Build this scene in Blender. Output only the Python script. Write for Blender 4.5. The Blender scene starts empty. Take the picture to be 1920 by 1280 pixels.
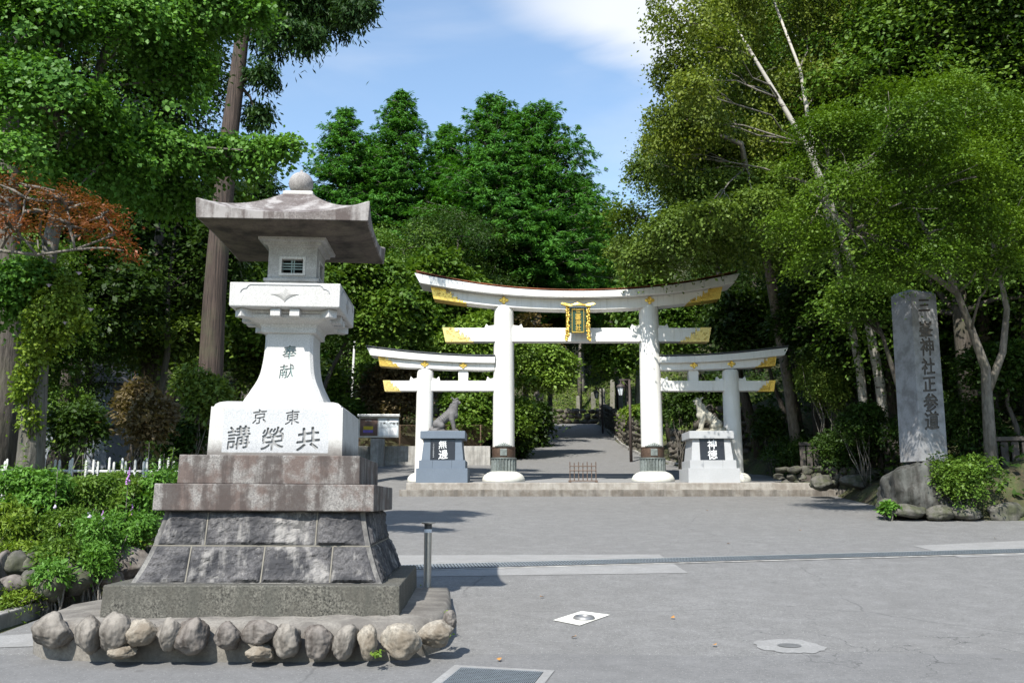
import bpy, bmesh, math, random
import numpy as np
from mathutils import Vector, Matrix, noise

random.seed(7)
SC = bpy.context.scene
COL = SC.collection
R = math.radians

# ------------------------------------------------------------------ camera, sky, sun, exposure
F_PX, HORIZ, EYE = 1700.0, 938.0, 1.6
PITCH = math.atan((HORIZ - 640) / F_PX)
CT, ST = math.cos(PITCH), math.sin(PITCH)
cam = bpy.data.cameras.new('camera')
cam.sensor_width = 36.0
cam.lens = 36.0 * F_PX / 1920.0
cam.clip_start = 0.1
cam.clip_end = 3000
camo = bpy.data.objects.new('camera', cam)
COL.objects.link(camo)
camo.location = (0, 0, EYE)
camo.rotation_euler = (math.pi / 2 + PITCH, 0, 0)
SC.camera = camo

SUN_TO = Vector((-0.34, -0.84, 1.0)).normalized()          # direction towards the sun
sun = bpy.data.lights.new('sun', 'SUN')
sun.energy = 5.0
sun.angle = R(0.53)
sun.color = (1.0, 0.96, 0.89)
suno = bpy.data.objects.new('sun', sun)
COL.objects.link(suno)
suno.rotation_euler = SUN_TO.to_track_quat('Z', 'Y').to_euler()
suno.location = SUN_TO * 80

world = bpy.data.worlds.new('World')
SC.world = world
world.use_nodes = True
wn = world.node_tree
wn.nodes.clear()
w_out = wn.nodes.new('ShaderNodeOutputWorld')
w_bg = wn.nodes.new('ShaderNodeBackground')
w_sky = wn.nodes.new('ShaderNodeTexSky')
w_sky.sky_type = 'NISHITA'
w_sky.sun_disc = False
w_sky.sun_elevation = math.asin(SUN_TO.z)
w_sky.sun_rotation = math.atan2(SUN_TO.x, SUN_TO.y)
w_sky.altitude = 1000
w_sky.air_density = 1.6
w_sky.dust_density = 0.5
w_sky.ozone_density = 3.0
w_bg.inputs['Strength'].default_value = 0.14
# one bank of thin high cloud over the right of the road, and a faint veil elsewhere
def w_node(t, op=None, **kw):
    x = wn.nodes.new(t)
    if op: x.operation = op
    for k, v in kw.items(): setattr(x, k, v)
    return x


def w_math(op, a, b, clamp=False):
    x = w_node('ShaderNodeMath', op); x.use_clamp = clamp
    for sock, val in ((x.inputs[0], a), (x.inputs[1], b)):
        if hasattr(val, 'is_output'): wn.links.new(val, sock)
        else: sock.default_value = val
    return x.outputs[0]


def w_ramp(v, a, b, lo, hi):
    x = w_node('ShaderNodeMapRange'); x.interpolation_type = 'SMOOTHSTEP'
    for nm, val in (('From Min', a), ('From Max', b), ('To Min', lo), ('To Max', hi)): x.inputs[nm].default_value = val
    wn.links.new(v, x.inputs['Value']); return x.outputs['Result']


w_tc = w_node('ShaderNodeTexCoord')
w_sep = w_node('ShaderNodeSeparateXYZ'); wn.links.new(w_tc.outputs['Generated'], w_sep.inputs[0])
w_map = w_node('ShaderNodeMapping'); w_map.inputs['Rotation'].default_value = (0, R(24), 0); w_map.inputs['Scale'].default_value = (1.0, 1.0, 3.2)
wn.links.new(w_tc.outputs['Generated'], w_map.inputs['Vector'])
w_n = w_node('ShaderNodeTexNoise')
for nm, val in (('Scale', 3.2), ('Detail', 7), ('Roughness', .5), ('Distortion', .4)): w_n.inputs[nm].default_value = val
wn.links.new(w_map.outputs[0], w_n.inputs['Vector'])
w_y = w_math('MAXIMUM', w_sep.outputs[1], 0.05)
w_u = w_math('DIVIDE', w_sep.outputs[0], w_y); w_w = w_math('DIVIDE', w_sep.outputs[2], w_y)
w_line = w_math('ADD', w_math('ADD', w_w, w_math('MULTIPLY', w_u, 0.42)), w_math('MULTIPLY', w_math('SUBTRACT', w_n.outputs['Fac'], 0.5), 0.22))
w_bank = w_math('MULTIPLY', w_ramp(w_line, 0.535, 0.63, 0, 0.85), w_ramp(w_u, -0.12, 0.12, 0.0, 1.0))
w_bank = w_math('MULTIPLY', w_bank, w_ramp(w_sep.outputs[1], 0.1, 0.4, 0, 1))
w_veil = w_ramp(w_n.outputs['Fac'], 0.45, 0.75, 0.02, 0.22)
w_fac = w_math('MAXIMUM', w_bank, w_veil)
w_mix = w_node('ShaderNodeMix'); w_mix.data_type = 'RGBA'
w_mix.inputs[7].default_value = (4.9, 5.0, 5.2, 1)
wn.links.new(w_fac, w_mix.inputs[0]); wn.links.new(w_sky.outputs['Color'], w_mix.inputs[6])
wn.links.new(w_mix.outputs[2], w_bg.inputs['Color']); wn.links.new(w_bg.outputs[0], w_out.inputs['Surface'])

SC.view_settings.view_transform = 'Standard'
SC.view_settings.look = 'None'
SC.view_settings.exposure = 0.65
SC.view_settings.gamma = 1.0
SC.cycles.max_bounces = 7
SC.cycles.diffuse_bounces = 2
SC.cycles.glossy_bounces = 2
SC.cycles.transmission_bounces = 3
SC.cycles.transparent_max_bounces = 4
SC.cycles.caustics_reflective = False
SC.cycles.caustics_refractive = False
SC.cycles.use_denoising = True
SC.cycles.sample_clamp_indirect = 4.0


def P(px, py, Y):
    """point of the place seen at that spot of the photograph, Y metres away"""
    u = (px - 960) / F_PX
    v = (640 - py) / F_PX
    fw = Y / (CT - v * ST)
    return Vector((u * fw, Y, EYE + fw * (v * CT + ST)))


def PXM(py, Y):
    """metres per photograph pixel at that distance"""
    return Y / (CT - (640 - py) / F_PX * ST) / F_PX


# ------------------------------------------------------------------ object helpers
def link(o, parent=None):
    COL.objects.link(o)
    if parent is not None:
        o.parent = parent
    return o


def tag(o, label=None, cat=None, group=None, kind=None):
    if label: o['label'] = label
    if cat: o['category'] = cat
    if group: o['group'] = group
    if kind: o['kind'] = kind
    return o


def thing(name, label, cat, loc=(0, 0, 0), rz=0.0, group=None):
    o = bpy.data.objects.new(name, None)
    o.empty_display_size = 0.2
    link(o)
    o.location = loc
    o.rotation_euler = (0, 0, rz)
    return tag(o, label, cat, group)


def dup(root, loc, rz=0.0, scale=1.0, label=None, group=None):
    r = root.copy(); COL.objects.link(r)
    r.location = loc; r.rotation_euler = (0, 0, rz)
    r.scale = (scale, scale, scale) if not isinstance(scale, tuple) else scale
    if label: r['label'] = label
    if group: r['group'] = group
    for ch in root.children:
        c = ch.copy(); COL.objects.link(c); c.parent = r
        for g in ch.children:
            d = g.copy(); COL.objects.link(d); d.parent = c
    return r


class MB:
    """collects shapes and links them as ONE mesh object"""
    def __init__(s):
        s.v = []; s.f = []

    def add(s, vs, fs, M=None):
        b = len(s.v)
        s.v += [tuple(M @ Vector(v)) if M else tuple(v) for v in vs]
        s.f += [tuple(b + i for i in f) for f in fs]
        return s

    def box(s, x0, x1, y0, y1, z0, z1, M=None):
        return s.add([(x0, y0, z0), (x1, y0, z0), (x1, y1, z0), (x0, y1, z0), (x0, y0, z1), (x1, y0, z1), (x1, y1, z1), (x0, y1, z1)],
                     [(3, 2, 1, 0), (4, 5, 6, 7), (0, 1, 5, 4), (1, 2, 6, 5), (2, 3, 7, 6), (3, 0, 4, 7)], M)

    def rings(s, rings, cap=True, closed=False, M=None):
        n = len(rings[0]); vs = [p for r in rings for p in r]; fs = []
        for k in range(len(rings) - 1):
            for i in range(n):
                j = (i + 1) % n
                fs.append((k * n + i, k * n + j, (k + 1) * n + j, (k + 1) * n + i))
        if cap:
            fs.append(tuple(reversed(range(n))))
            fs.append(tuple(range((len(rings) - 1) * n, len(rings) * n)))
        return s.add(vs, fs, M)

    def stack(s, prof, cx=0, cy=0, M=None):
        """square rings: list of (half_x, half_y, z)"""
        return s.rings([[(cx - hx, cy - hy, z), (cx + hx, cy - hy, z), (cx + hx, cy + hy, z), (cx - hx, cy + hy, z)] for hx, hy, z in prof], True, M=M)

    def lathe(s, prof, n=24, c=(0, 0, 0), M=None):
        return s.rings([[(c[0] + r * math.cos(2 * math.pi * i / n), c[1] + r * math.sin(2 * math.pi * i / n), c[2] + z) for i in range(n)] for r, z in prof], True, M=M)

    def tube(s, path, radii, n=8, cap=True):
        path = [Vector(p) for p in path]
        if not hasattr(radii, '__len__'): radii = [radii] * len(path)
        rings = []; prev = None
        for i, p in enumerate(path):
            a = path[max(i - 1, 0)]; b = path[min(i + 1, len(path) - 1)]
            t = (b - a).normalized()
            if prev is None:
                u = t.orthogonal().normalized()
            else:
                u = (prev - t * prev.dot(t))
                u = u.normalized() if u.length > 1e-6 else t.orthogonal().normalized()
            prev = u; w = t.cross(u)
            rings.append([tuple(p + (u * math.cos(2 * math.pi * k / n) + w * math.sin(2 * math.pi * k / n)) * radii[i]) for k in range(n)])
        return s.rings(rings, cap)

    def prism(s, poly, y0, y1, M=None):
        """polygon in x,z extruded along y (counter-clockwise seen from -y)"""
        n = len(poly)
        vs = [(x, y0, z) for x, z in poly] + [(x, y1, z) for x, z in poly]
        fs = [tuple(range(n)), tuple(reversed(range(n, 2 * n)))]
        for i in range(n):
            j = (i + 1) % n
            fs.append((i, n + i, n + j, j))
        return s.add(vs, fs, M)

    def build(s, name, mat, parent=None, smooth=False, bevel=0.0, auto=None, loc=None):
        me = bpy.data.meshes.new(name)
        me.from_pydata(s.v, [], s.f)
        me.update()
        bm = bmesh.new(); bm.from_mesh(me)
        bmesh.ops.recalc_face_normals(bm, faces=bm.faces)
        bm.to_mesh(me); bm.free()
        if smooth:
            me.polygons.foreach_set('use_smooth', [True] * len(me.polygons))
            if auto:
                me.set_sharp_from_angle(angle=R(auto))
        me.materials.append(mat)
        o = bpy.data.objects.new(name, me)
        link(o, parent)
        if loc: o.location = loc
        if bevel:
            b = o.modifiers.new('bevel', 'BEVEL'); b.width = bevel; b.segments = 2; b.limit_method = 'ANGLE'; b.angle_limit = R(40)
        return o


def rock_shape(mb, c, r, seed, sub=3, amp=0.22, M=None, freq=1.1, facet=0.5, boxy=0.0):
    """one boulder: a noise-pushed ball, partly cut flat"""
    bm = bmesh.new()
    bmesh.ops.create_icosphere(bm, subdivisions=sub, radius=1.0)
    rnd = random.Random(seed)
    off = Vector((rnd.uniform(-50, 50), rnd.uniform(-50, 50), rnd.uniform(-50, 50)))
    cuts = []
    for _ in range(7):
        d = Vector((rnd.gauss(0, 1), rnd.gauss(0, 1), rnd.gauss(0, 1))).normalized()
        cuts.append((d, rnd.uniform(0.62, 0.95)))
    vs = []
    for v in bm.verts:
        p = v.co.copy()
        if boxy: p = p.lerp(p / max(abs(p.x), abs(p.y), abs(p.z)) * .88, boxy)
        for d, k in cuts:
            e = p.dot(d)
            if e > k: p -= d * (e - k) * facet * 1.6
        q = p * (1 + amp * noise.noise(p * freq + off) + amp * 0.35 * noise.noise(p * freq * 3.1 + off) + amp * 0.16 * noise.noise(p * freq * 7 + off) - amp * .22 * max(0, .12 - abs(noise.noise(p * freq * 2.3 - off))) * 8)
        vs.append((c[0] + q.x * r[0], c[1] + q.y * r[1], c[2] + q.z * r[2]))
    fs = [tuple(v.index for v in f.verts) for f in bm.faces]
    bm.free()
    if M is not None:
        cc = Vector(c)
        vs = [tuple(cc + M @ (Vector(v) - cc)) for v in vs]
    mb.add(vs, fs)


# ------------------------------------------------------------------ materials
class NT:
    def __init__(s, name):
        s.m = bpy.data.materials.new(name); s.m.use_nodes = True
        s.t = s.m.node_tree; s.t.nodes.clear()
        s.out = s.t.nodes.new('ShaderNodeOutputMaterial')
        s.b = s.t.nodes.new('ShaderNodeBsdfPrincipled')
        s.t.links.new(s.b.outputs[0], s.out.inputs[0])
        tc = s.t.nodes.new('ShaderNodeTexCoord'); s.obj = tc.outputs['Object']

    def n(s, typ, **kw):
        x = s.t.nodes.new(typ)
        for k, v in kw.items(): setattr(x, k, v)
        return x

    def l(s, a, b): s.t.links.new(a, b)

    def noise(s, scale, detail=4, rough=0.55, vec=None, stretch=None, dist=0.0):
        x = s.n('ShaderNodeTexNoise')
        x.inputs['Scale'].default_value = scale; x.inputs['Detail'].default_value = detail; x.inputs['Roughness'].default_value = rough
        x.inputs['Distortion'].default_value = dist
        v = vec or s.obj
        if stretch:
            mp = s.n('ShaderNodeMapping'); mp.inputs['Scale'].default_value = stretch; s.l(v, mp.inputs['Vector']); v = mp.outputs[0]
        s.l(v, x.inputs['Vector'])
        return x.outputs['Fac']

    def ramp(s, fac, a, b, lo=0.0, hi=1.0):
        x = s.n('ShaderNodeMapRange'); x.inputs['From Min'].default_value = a; x.inputs['From Max'].default_value = b
        x.inputs['To Min'].default_value = lo; x.inputs['To Max'].default_value = hi
        s.l(fac, x.inputs['Value']); return x.outputs['Result']

    def mix(s, fac, a, b, mode='MIX'):
        x = s.n('ShaderNodeMix'); x.data_type = 'RGBA'; x.blend_type = mode
        for sock, val in ((x.inputs[0], fac), (x.inputs[6], a), (x.inputs[7], b)):
            if hasattr(val, 'is_output'): s.l(val, sock)
            elif isinstance(val, (int, float)): sock.default_value = val
            else: sock.default_value = (*val, 1)
        return x.outputs[2]

    def math(s, op, a, b):
        x = s.n('ShaderNodeMath'); x.operation = op
        for sock, val in ((x.inputs[0], a), (x.inputs[1], b)):
            if hasattr(val, 'is_output'): s.l(val, sock)
            else: sock.default_value = val
        return x.outputs[0]

    def sep(s, vec=None):
        x = s.n('ShaderNodeSeparateXYZ'); s.l(vec or s.obj, x.inputs[0]); return x.outputs

    def done(s, col, rough=0.8, bump=None, bstr=0.3, bdist=0.01, metal=0.0, spec=0.4):
        if hasattr(col, 'is_output'): s.l(col, s.b.inputs['Base Color'])
        else: s.b.inputs['Base Color'].default_value = (*col, 1)
        if hasattr(rough, 'is_output'): s.l(rough, s.b.inputs['Roughness'])
        else: s.b.inputs['Roughness'].default_value = rough
        s.b.inputs['Metallic'].default_value = metal
        s.b.inputs['Specular IOR Level'].default_value = spec
        if bump is not None:
            x = s.n('ShaderNodeBump'); x.inputs['Strength'].default_value = bstr; x.inputs['Distance'].default_value = bdist
            s.l(bump, x.inputs['Height']); s.l(x.outputs[0], s.b.inputs['Normal'])
        return s.m


def granite(name, base, speck=0.5, stain=None, stain_amt=0.0, streak=None, streak_amt=0.0, scale=90, foot=None, slo=.55, swid=.2, sharp=.2, panel=None):
    t = NT(name)
    f = t.noise(scale, 2, 0.8)
    c = t.mix(t.ramp(f, 0.32, 0.68), [x * (1 - speck) for x in base], [min(x * (1 + 0.28 * speck), 0.9) for x in base])
    big = t.noise(2.3, 5, 0.6)
    c = t.mix(t.ramp(big, 0.35, 0.7, 0, 0.35), c, [x * 0.72 for x in base])
    if stain:
        s1 = t.noise(3.2, 6, 0.65)
        c = t.mix(t.ramp(s1, 0.52 - sharp / 2, 0.52 + sharp / 2, 0, stain_amt), c, stain)
    if streak:
        s2 = t.noise(1.0, 5, 0.6, stretch=(5.5, 5.5, 0.55))
        s3 = t.noise(14, 4, 0.6)
        sm = t.ramp(t.math('ADD', s2, t.math('MULTIPLY', s3, 0.25)), slo, slo + swid, 0, streak_amt)
        c = t.mix(sm, c, streak)
    if foot:                                                  # damp dirt band along the foot: (z0, z1, colour)
        z = t.math('ADD', t.sep()[2], t.math('MULTIPLY', t.noise(6, 4), -0.16))
        c = t.mix(t.ramp(z, foot[0], foot[1], 0.85, 0), c, foot[2])
    if panel:                                                 # rubbed-down field round the inscription: (half width, z0, z1, colour)
        x, y, z = t.sep()
        inx = t.ramp(t.math('ABSOLUTE', x, 0), panel[0] - .004, panel[0] + .004, 1, 0)
        iny = t.ramp(y, -.645, -.635, 1, 0)
        inz = t.math('MULTIPLY', t.ramp(z, panel[1] - .004, panel[1] + .004, 0, 1), t.ramp(z, panel[2] - .004, panel[2] + .004, 1, 0))
        k = t.math('MULTIPLY', t.math('MULTIPLY', inx, iny), t.math('MULTIPLY', inz, .8))
        c = t.mix(k, c, t.mix(t.ramp(f, 0.32, 0.68), [v * .72 for v in panel[3]], [v * 1.12 for v in panel[3]]))
    return t.done(c, 0.85, t.noise(scale * 0.9, 3, 0.7), 0.25, 0.004)


def plain(name, col, rough=0.6, metal=0.0, var=0.2, scale=8, bump=0.1, spec=0.4):
    t = NT(name)
    c = t.mix(t.ramp(t.noise(scale, 5, 0.6), 0.3, 0.7), [x * (1 - var) for x in col], [min(1, x * (1 + var)) for x in col])
    return t.done(c, rough, t.noise(scale * 6, 3) if bump else None, bump, 0.004, metal, spec)


def leafmat(name, c1, c2, c3=None, trans=0.25, rough=0.5, patch=0.5):
    t = NT(name)
    at = t.n('ShaderNodeAttribute'); at.attribute_name = 'rnd'
    c = t.mix(at.outputs['Fac'], c1, c2)
    nz = t.noise(patch, 3)
    c = t.mix(t.ramp(nz, 0.42, 0.66, 0, 0.8), c, c3 or [x * 0.6 for x in c1])
    t.done(c, rough, spec=0.22)
    tr = t.n('ShaderNodeBsdfTranslucent')
    c2_ = t.mix(1.0, c, (1.5, 1.55, 0.6), 'MULTIPLY')
    t.l(c2_, tr.inputs['Color'])
    mx = t.n('ShaderNodeMixShader'); mx.inputs[0].default_value = trans
    t.l(t.b.outputs[0], mx.inputs[1]); t.l(tr.outputs[0], mx.inputs[2]); t.l(mx.outputs[0], t.out.inputs[0])
    return t.m


def barkmat(name, a, b, vstretch=(6, 6, 0.8), scale=3.0):
    t = NT(name)
    f = t.noise(scale, 6, 0.65, stretch=vstretch)
    c = t.mix(t.ramp(f, 0.35, 0.65), a, b)
    c = t.mix(t.ramp(t.noise(1.3, 4), 0.5, 0.7, 0, 0.4), c, (0.09, 0.1, 0.05))
    return t.done(c, 0.9, f, 0.7, 0.04)


M = {}
M['granite_white'] = granite('white_granite', (0.6, 0.59, 0.57), 0.4, (0.42, 0.41, 0.38), 0.35)
M['granite_panel'] = granite('dressed_granite', (0.40, 0.41, 0.42), 0.35)
M['granite_lamp'] = granite('lamp_granite', (0.50, 0.49, 0.47), 0.4, (0.2, 0.19, 0.17), 0.55)
M['granite_box'] = granite('box_granite', (0.64, 0.63, 0.6), 0.35, (0.4, 0.38, 0.34), 0.5, foot=(2.0, 2.13, (0.1, 0.085, 0.075)), panel=(.53, 2.075, 2.515, (0.47, 0.48, 0.49)))
M['roof_stone'] = granite('roof_granite', (0.225, 0.2, 0.188), 0.6, (0.085, 0.066, 0.06), 0.9, (0.42, 0.4, 0.385), 0.6, scale=60, slo=.6, swid=.14)
M['soffit'] = granite('dark_brown_soffit', (0.13, 0.105, 0.085), 0.4, (0.03, 0.024, 0.02), 0.95, (0.16, 0.14, 0.1), 0.4, scale=40)  # roof underside, a darker brown than the roof top
M['tier_stone'] = granite('red_stained_granite', (0.275, 0.258, 0.24), 0.6, (0.105, 0.07, 0.058), 0.8, (0.06, 0.047, 0.042), 0.85, scale=60, slo=.58, swid=.12, sharp=.12)
M['rubble_stone'] = granite('rough_dark_stone', (0.115, 0.11, 0.11), 0.6, (0.03, 0.03, 0.033), 0.9, (0.36, 0.34, 0.315), 0.6, scale=45, slo=.67, swid=.13, sharp=.14)
M['draft_stone'] = granite('tooled_stone', (0.27, 0.26, 0.24), 0.4, (0.09, 0.085, 0.08), 0.9, (0.05, 0.048, 0.048), 0.8, slo=.58, swid=.12)
M['mortar'] = plain('joint_mortar', (0.19, 0.175, 0.145), 0.9)
M['slab_stone'] = granite('washed_aggregate', (0.15, 0.143, 0.12), 1.0, (0.07, 0.066, 0.054), 0.7, (0.06, 0.06, 0.05), 0.6, scale=55)
M['bed_mortar'] = granite('bed_mortar', (0.23, 0.212, 0.185), 0.35, (0.1, 0.09, 0.08), 0.8, scale=40)
M['boulder'] = [granite('boulder_grey', (0.16, 0.143, 0.122), 0.55, (0.05, 0.042, 0.035), 0.85, (0.33, 0.3, 0.26), 0.55, scale=30),
                granite('boulder_pale', (0.36, 0.325, 0.27), 0.5, (0.14, 0.112, 0.08), 0.85, scale=30),
                granite('boulder_brown', (0.115, 0.096, 0.08), 0.55, (0.035, 0.029, 0.026), 0.9, (0.3, 0.27, 0.24), 0.5, scale=30)]
M['moss_rock'] = granite('mossy_rock', (0.13, 0.122, 0.105), 0.45, (0.06, 0.07, 0.025), 0.8, (0.03, 0.03, 0.027), 0.6, scale=40)
M['pillar_rock'] = granite('dark_pillar_rock', (0.05, 0.047, 0.041), 0.5, (0.018, 0.019, 0.014), 0.85, (0.2, 0.205, 0.19), 0.35, scale=40)
M['wall_rock'] = granite('wall_rock', (0.15, 0.13, 0.108), 0.45, (0.055, 0.06, 0.028), 0.7, (0.05, 0.044, 0.04), 0.6, scale=20)
M['carve'] = plain('carved_dirt_shade', (0.27, 0.27, 0.265), 0.95)  # grey of dirt in cut characters; on the lamp foot, painted recess shade
M['carve_pale'] = plain('carved_green_grey', (0.2, 0.27, 0.26), 0.95)
M['lattice'] = plain('verdigris_lattice', (0.25, 0.33, 0.32), 0.6)
M['dark'] = plain('dark_interior_shade', (0.012, 0.012, 0.012), 0.95)  # near-black colour standing for unlit insides


def white_paint():
    t = NT('weathered_white_paint')
    c = t.mix(t.ramp(t.noise(1.6, 5), 0.4, 0.75, 0, 0.35), (0.76, 0.75, 0.72), (0.58, 0.57, 0.5))
    s = t.ramp(t.noise(1.2, 5, 0.6, stretch=(4, 4, 0.5)), 0.55, 0.75, 0, 0.35)
    c = t.mix(s, c, (0.5, 0.48, 0.38))
    s2 = t.ramp(t.noise(2.5, 6, 0.7, stretch=(5, 5, 0.35)), 0.56, 0.72, 0, 0.5)
    c = t.mix(s2, c, (0.36, 0.35, 0.31))
    c = t.mix(t.ramp(t.noise(22, 4, 0.7), 0.62, 0.72, 0, 0.35), c, (0.4, 0.38, 0.33))
    return t.done(c, 0.6, t.noise(30, 3), 0.12, 0.006)


M['white'] = white_paint()
M['white_stone'] = granite('white_base_stone', (0.74, 0.73, 0.67), 0.12, (0.5, 0.49, 0.4), 0.5)
M['gold'] = plain('gilt_metal', (0.83, 0.56, 0.13), 0.32, 0.75, 0.25, 30, 0.5)
M['gold_pale'] = plain('worn_gilt', (0.85, 0.64, 0.24), 0.4, 0.6, 0.25, 30, 0.4)
M['cap_metal'] = plain('dark_roof_sheet', (0.06, 0.065, 0.07), 0.5)
M['rust'] = plain('rust_red_sheet', (0.22, 0.075, 0.035), 0.8, 0, 0.5, 2)
M['bronze'] = plain('green_bronze', (0.17, 0.19, 0.18), 0.5, 0.4, 0.3, 14)
M['bronze_brown'] = plain('brown_bronze', (0.11, 0.072, 0.052), 0.5, 0.3, 0.35, 14)
M['plaque_green'] = plain('dark_green_lacquer', (0.03, 0.075, 0.05), 0.4)
M['ped_blue'] = granite('blue_grey_granite', (0.15, 0.185, 0.23), 0.25)
M['ped_grey'] = granite('pale_grey_granite', (0.44, 0.45, 0.46), 0.2)
M['black_stone'] = plain('polished_black_stone', (0.02, 0.02, 0.023), 0.2, 0, 0.1, 8, 0, 0.5)
M['ink_white'] = plain('white_lettering', (0.85, 0.86, 0.86), 0.6, 0, 0.02)
M['ink_grey'] = plain('grey_lettering', (0.3, 0.31, 0.32), 0.6, 0, 0.02)
M['wolf_bronze'] = granite('grey_bronze_cast', (0.17, 0.165, 0.165), 0.2, (0.08, 0.075, 0.075), 0.7)
M['wolf_stone'] = granite('buff_carved_stone', (0.42, 0.4, 0.33), 0.2, (0.28, 0.26, 0.2), 0.5)
M['step_dark'] = granite('step_riser', (0.27, 0.25, 0.22), 0.3, (0.12, 0.1, 0.08), 0.8, (0.08, 0.07, 0.06), 0.7, scale=50)
M['step'] = granite('step_concrete', (0.40, 0.375, 0.335), 0.3, (0.2, 0.17, 0.14), 0.7, (0.16, 0.14, 0.12), 0.5, scale=50)
M['concrete'] = granite('grey_concrete', (0.44, 0.43, 0.40), 0.15, (0.24, 0.225, 0.2), 0.6, (0.13, 0.125, 0.12), 0.6, scale=30)
M['concrete_light'] = granite('pale_concrete', (0.29, 0.286, 0.277), 0.3, (0.21, 0.206, 0.198), 0.6, scale=45)
M['steel'] = plain('brushed_steel', (0.5, 0.47, 0.43), 0.38, 0.85, 0.1, 20, 0.02)
M['steel_dark'] = plain('dark_steel', (0.08, 0.08, 0.08), 0.5, 0.5)
M['reflector'] = plain('white_reflector', (0.75, 0.75, 0.75), 0.4)
M['grate'] = plain('galvanised_grate', (0.3, 0.34, 0.37), 0.45, 0.5, 0.2, 15)
M['pit_shade'] = plain('drain_shade', (0.02, 0.022, 0.025), 0.9)  # near-black: the shade below the gratings is put into this colour
M['iron'] = plain('worn_iron', (0.22, 0.22, 0.22), 0.5, 0.5)
M['copper_wood'] = plain('red_brown_rails', (0.12, 0.083, 0.063), 0.6)
M['alu'] = plain('aluminium_frame', (0.5, 0.51, 0.51), 0.4, 0.5)
M['board_brown'] = plain('brown_notice', (0.12, 0.075, 0.06), 0.5, 0, 0.3, 3)
M['board_white'] = plain('white_notice', (0.62, 0.68, 0.72), 0.5, 0, 0.05)
M['paper_yellow'] = plain('yellow_print', (0.45, 0.36, 0.03), 0.6)
M['paper_purple'] = plain('violet_print', (0.16, 0.11, 0.42), 0.6)
M['pole_white'] = plain('white_pole', (0.75, 0.76, 0.75), 0.5)
M['picket'] = plain('white_picket', (0.58, 0.58, 0.55), 0.6)
M['chain'] = plain('rusty_wire', (0.09, 0.06, 0.035), 0.7)
M['stele'] = granite('grey_stele', (0.25, 0.235, 0.205), 0.3, (0.12, 0.13, 0.07), 0.7, scale=25)
M['pillar'] = granite('pillar_granite', (0.33, 0.33, 0.335), 0.3, (0.13, 0.125, 0.12), 0.7)
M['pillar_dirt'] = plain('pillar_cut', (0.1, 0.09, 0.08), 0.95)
M['fence_stone'] = granite('dark_fence_stone', (0.1, 0.085, 0.074), 0.3, (0.035, 0.032, 0.027), 0.8)
M['lamp_metal'] = plain('dark_brown_metal', (0.055, 0.042, 0.038), 0.6)
M['lamp_glass'] = plain('frosted_lamp_glass', (0.6, 0.65, 0.68), 0.3)
M['house_wall'] = plain('pale_house_wall', (0.22, 0.24, 0.27), 0.7)
M['house_roof'] = plain('grey_house_roof', (0.1, 0.1, 0.11), 0.6)
M['dry_leaf'] = plain('dry_leaf', (0.42, 0.2, 0.05), 0.7)
M['petal'] = plain('violet_petal', (0.42, 0.2, 0.5), 0.6)
M['petal_pale'] = plain('pale_petal', (0.6, 0.5, 0.7), 0.6)

M['bark_brown'] = barkmat('red_brown_bark', (0.02, 0.015, 0.012), (0.095, 0.068, 0.055), (11, 11, .4))
M['bark_grey'] = barkmat('grey_bark', (0.085, 0.078, 0.066), (0.21, 0.19, 0.165))
M['bark_dark'] = barkmat('dark_bark', (0.04, 0.034, 0.028), (0.11, 0.095, 0.08))
M['bark_light'] = barkmat('pale_bark', (0.09, 0.08, 0.066), (0.23, 0.205, 0.175), (4, 4, 1.4))


def birchmat():
    t = NT('birch_bark')
    f = t.noise(3.0, 5, 0.6, stretch=(1.2, 1.2, 5))
    c = t.mix(t.ramp(f, 0.56, 0.66), (0.42, 0.395, 0.35), (0.07, 0.06, 0.05))
    return t.done(c, 0.75, f, 0.3, 0.01)


M['birch'] = birchmat()

M['leaf_bright'] = leafmat('bright_leaf', (0.0693, 0.1695, 0.0233), (0.1442, 0.2950, 0.0433), (0.0518, 0.1363, 0.0206))
M['leaf_maple'] = leafmat('maple_leaf', (0.0602, 0.1180, 0.0077), (0.1242, 0.2042, 0.0169), (0.0431, 0.0942, 0.0077))
M['leaf_birch'] = leafmat('birch_leaf', (0.0877, 0.1338, 0.0154), (0.2192, 0.2588, 0.0385), (0.0597, 0.0992, 0.0132))
M['leaf_mid'] = leafmat('mid_leaf', (0.0646, 0.1391, 0.0171), (0.1551, 0.2392, 0.0353), (0.0453, 0.1058, 0.0141))
M['leaf_dark'] = leafmat('dark_leaf', (0.0227, 0.0529, 0.0070), (0.0528, 0.0982, 0.0157), (0.0161, 0.0351, 0.0061))
M['leaf_olive'] = leafmat('olive_leaf', (0.0752, 0.1304, 0.0197), (0.1777, 0.2490, 0.0459), (0.0537, 0.0948, 0.0131))
M['leaf_light'] = leafmat('light_leaf', (0.1224, 0.2171, 0.0286), (0.2448, 0.3541, 0.0643), (0.0857, 0.1599, 0.0214))
M['leaf_yellow'] = leafmat('yellow_green_leaf', (0.1020, 0.1785, 0.0162), (0.2210, 0.2975, 0.0360), (0.0680, 0.1360, 0.0180))
M['leaf_red'] = leafmat('red_maple_leaf', (0.1725, 0.0467, 0.0160), (0.3105, 0.0850, 0.0360), (0.1150, 0.0638, 0.0200))
M['leaf_brown'] = leafmat('bronze_leaf', (0.110, 0.080, 0.040), (0.190, 0.150, 0.070), (0.070, 0.055, 0.030))
M['leaf_rusty'] = leafmat('rusty_leaf', (0.150, 0.090, 0.040), (0.240, 0.170, 0.060), (0.080, 0.090, 0.030))
M['leaf_cypress'] = leafmat('cypress_spray', (0.0350, 0.1329, 0.0159), (0.1012, 0.2528, 0.0351), (0.0297, 0.1076, 0.0159), trans=0.25)
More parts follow.
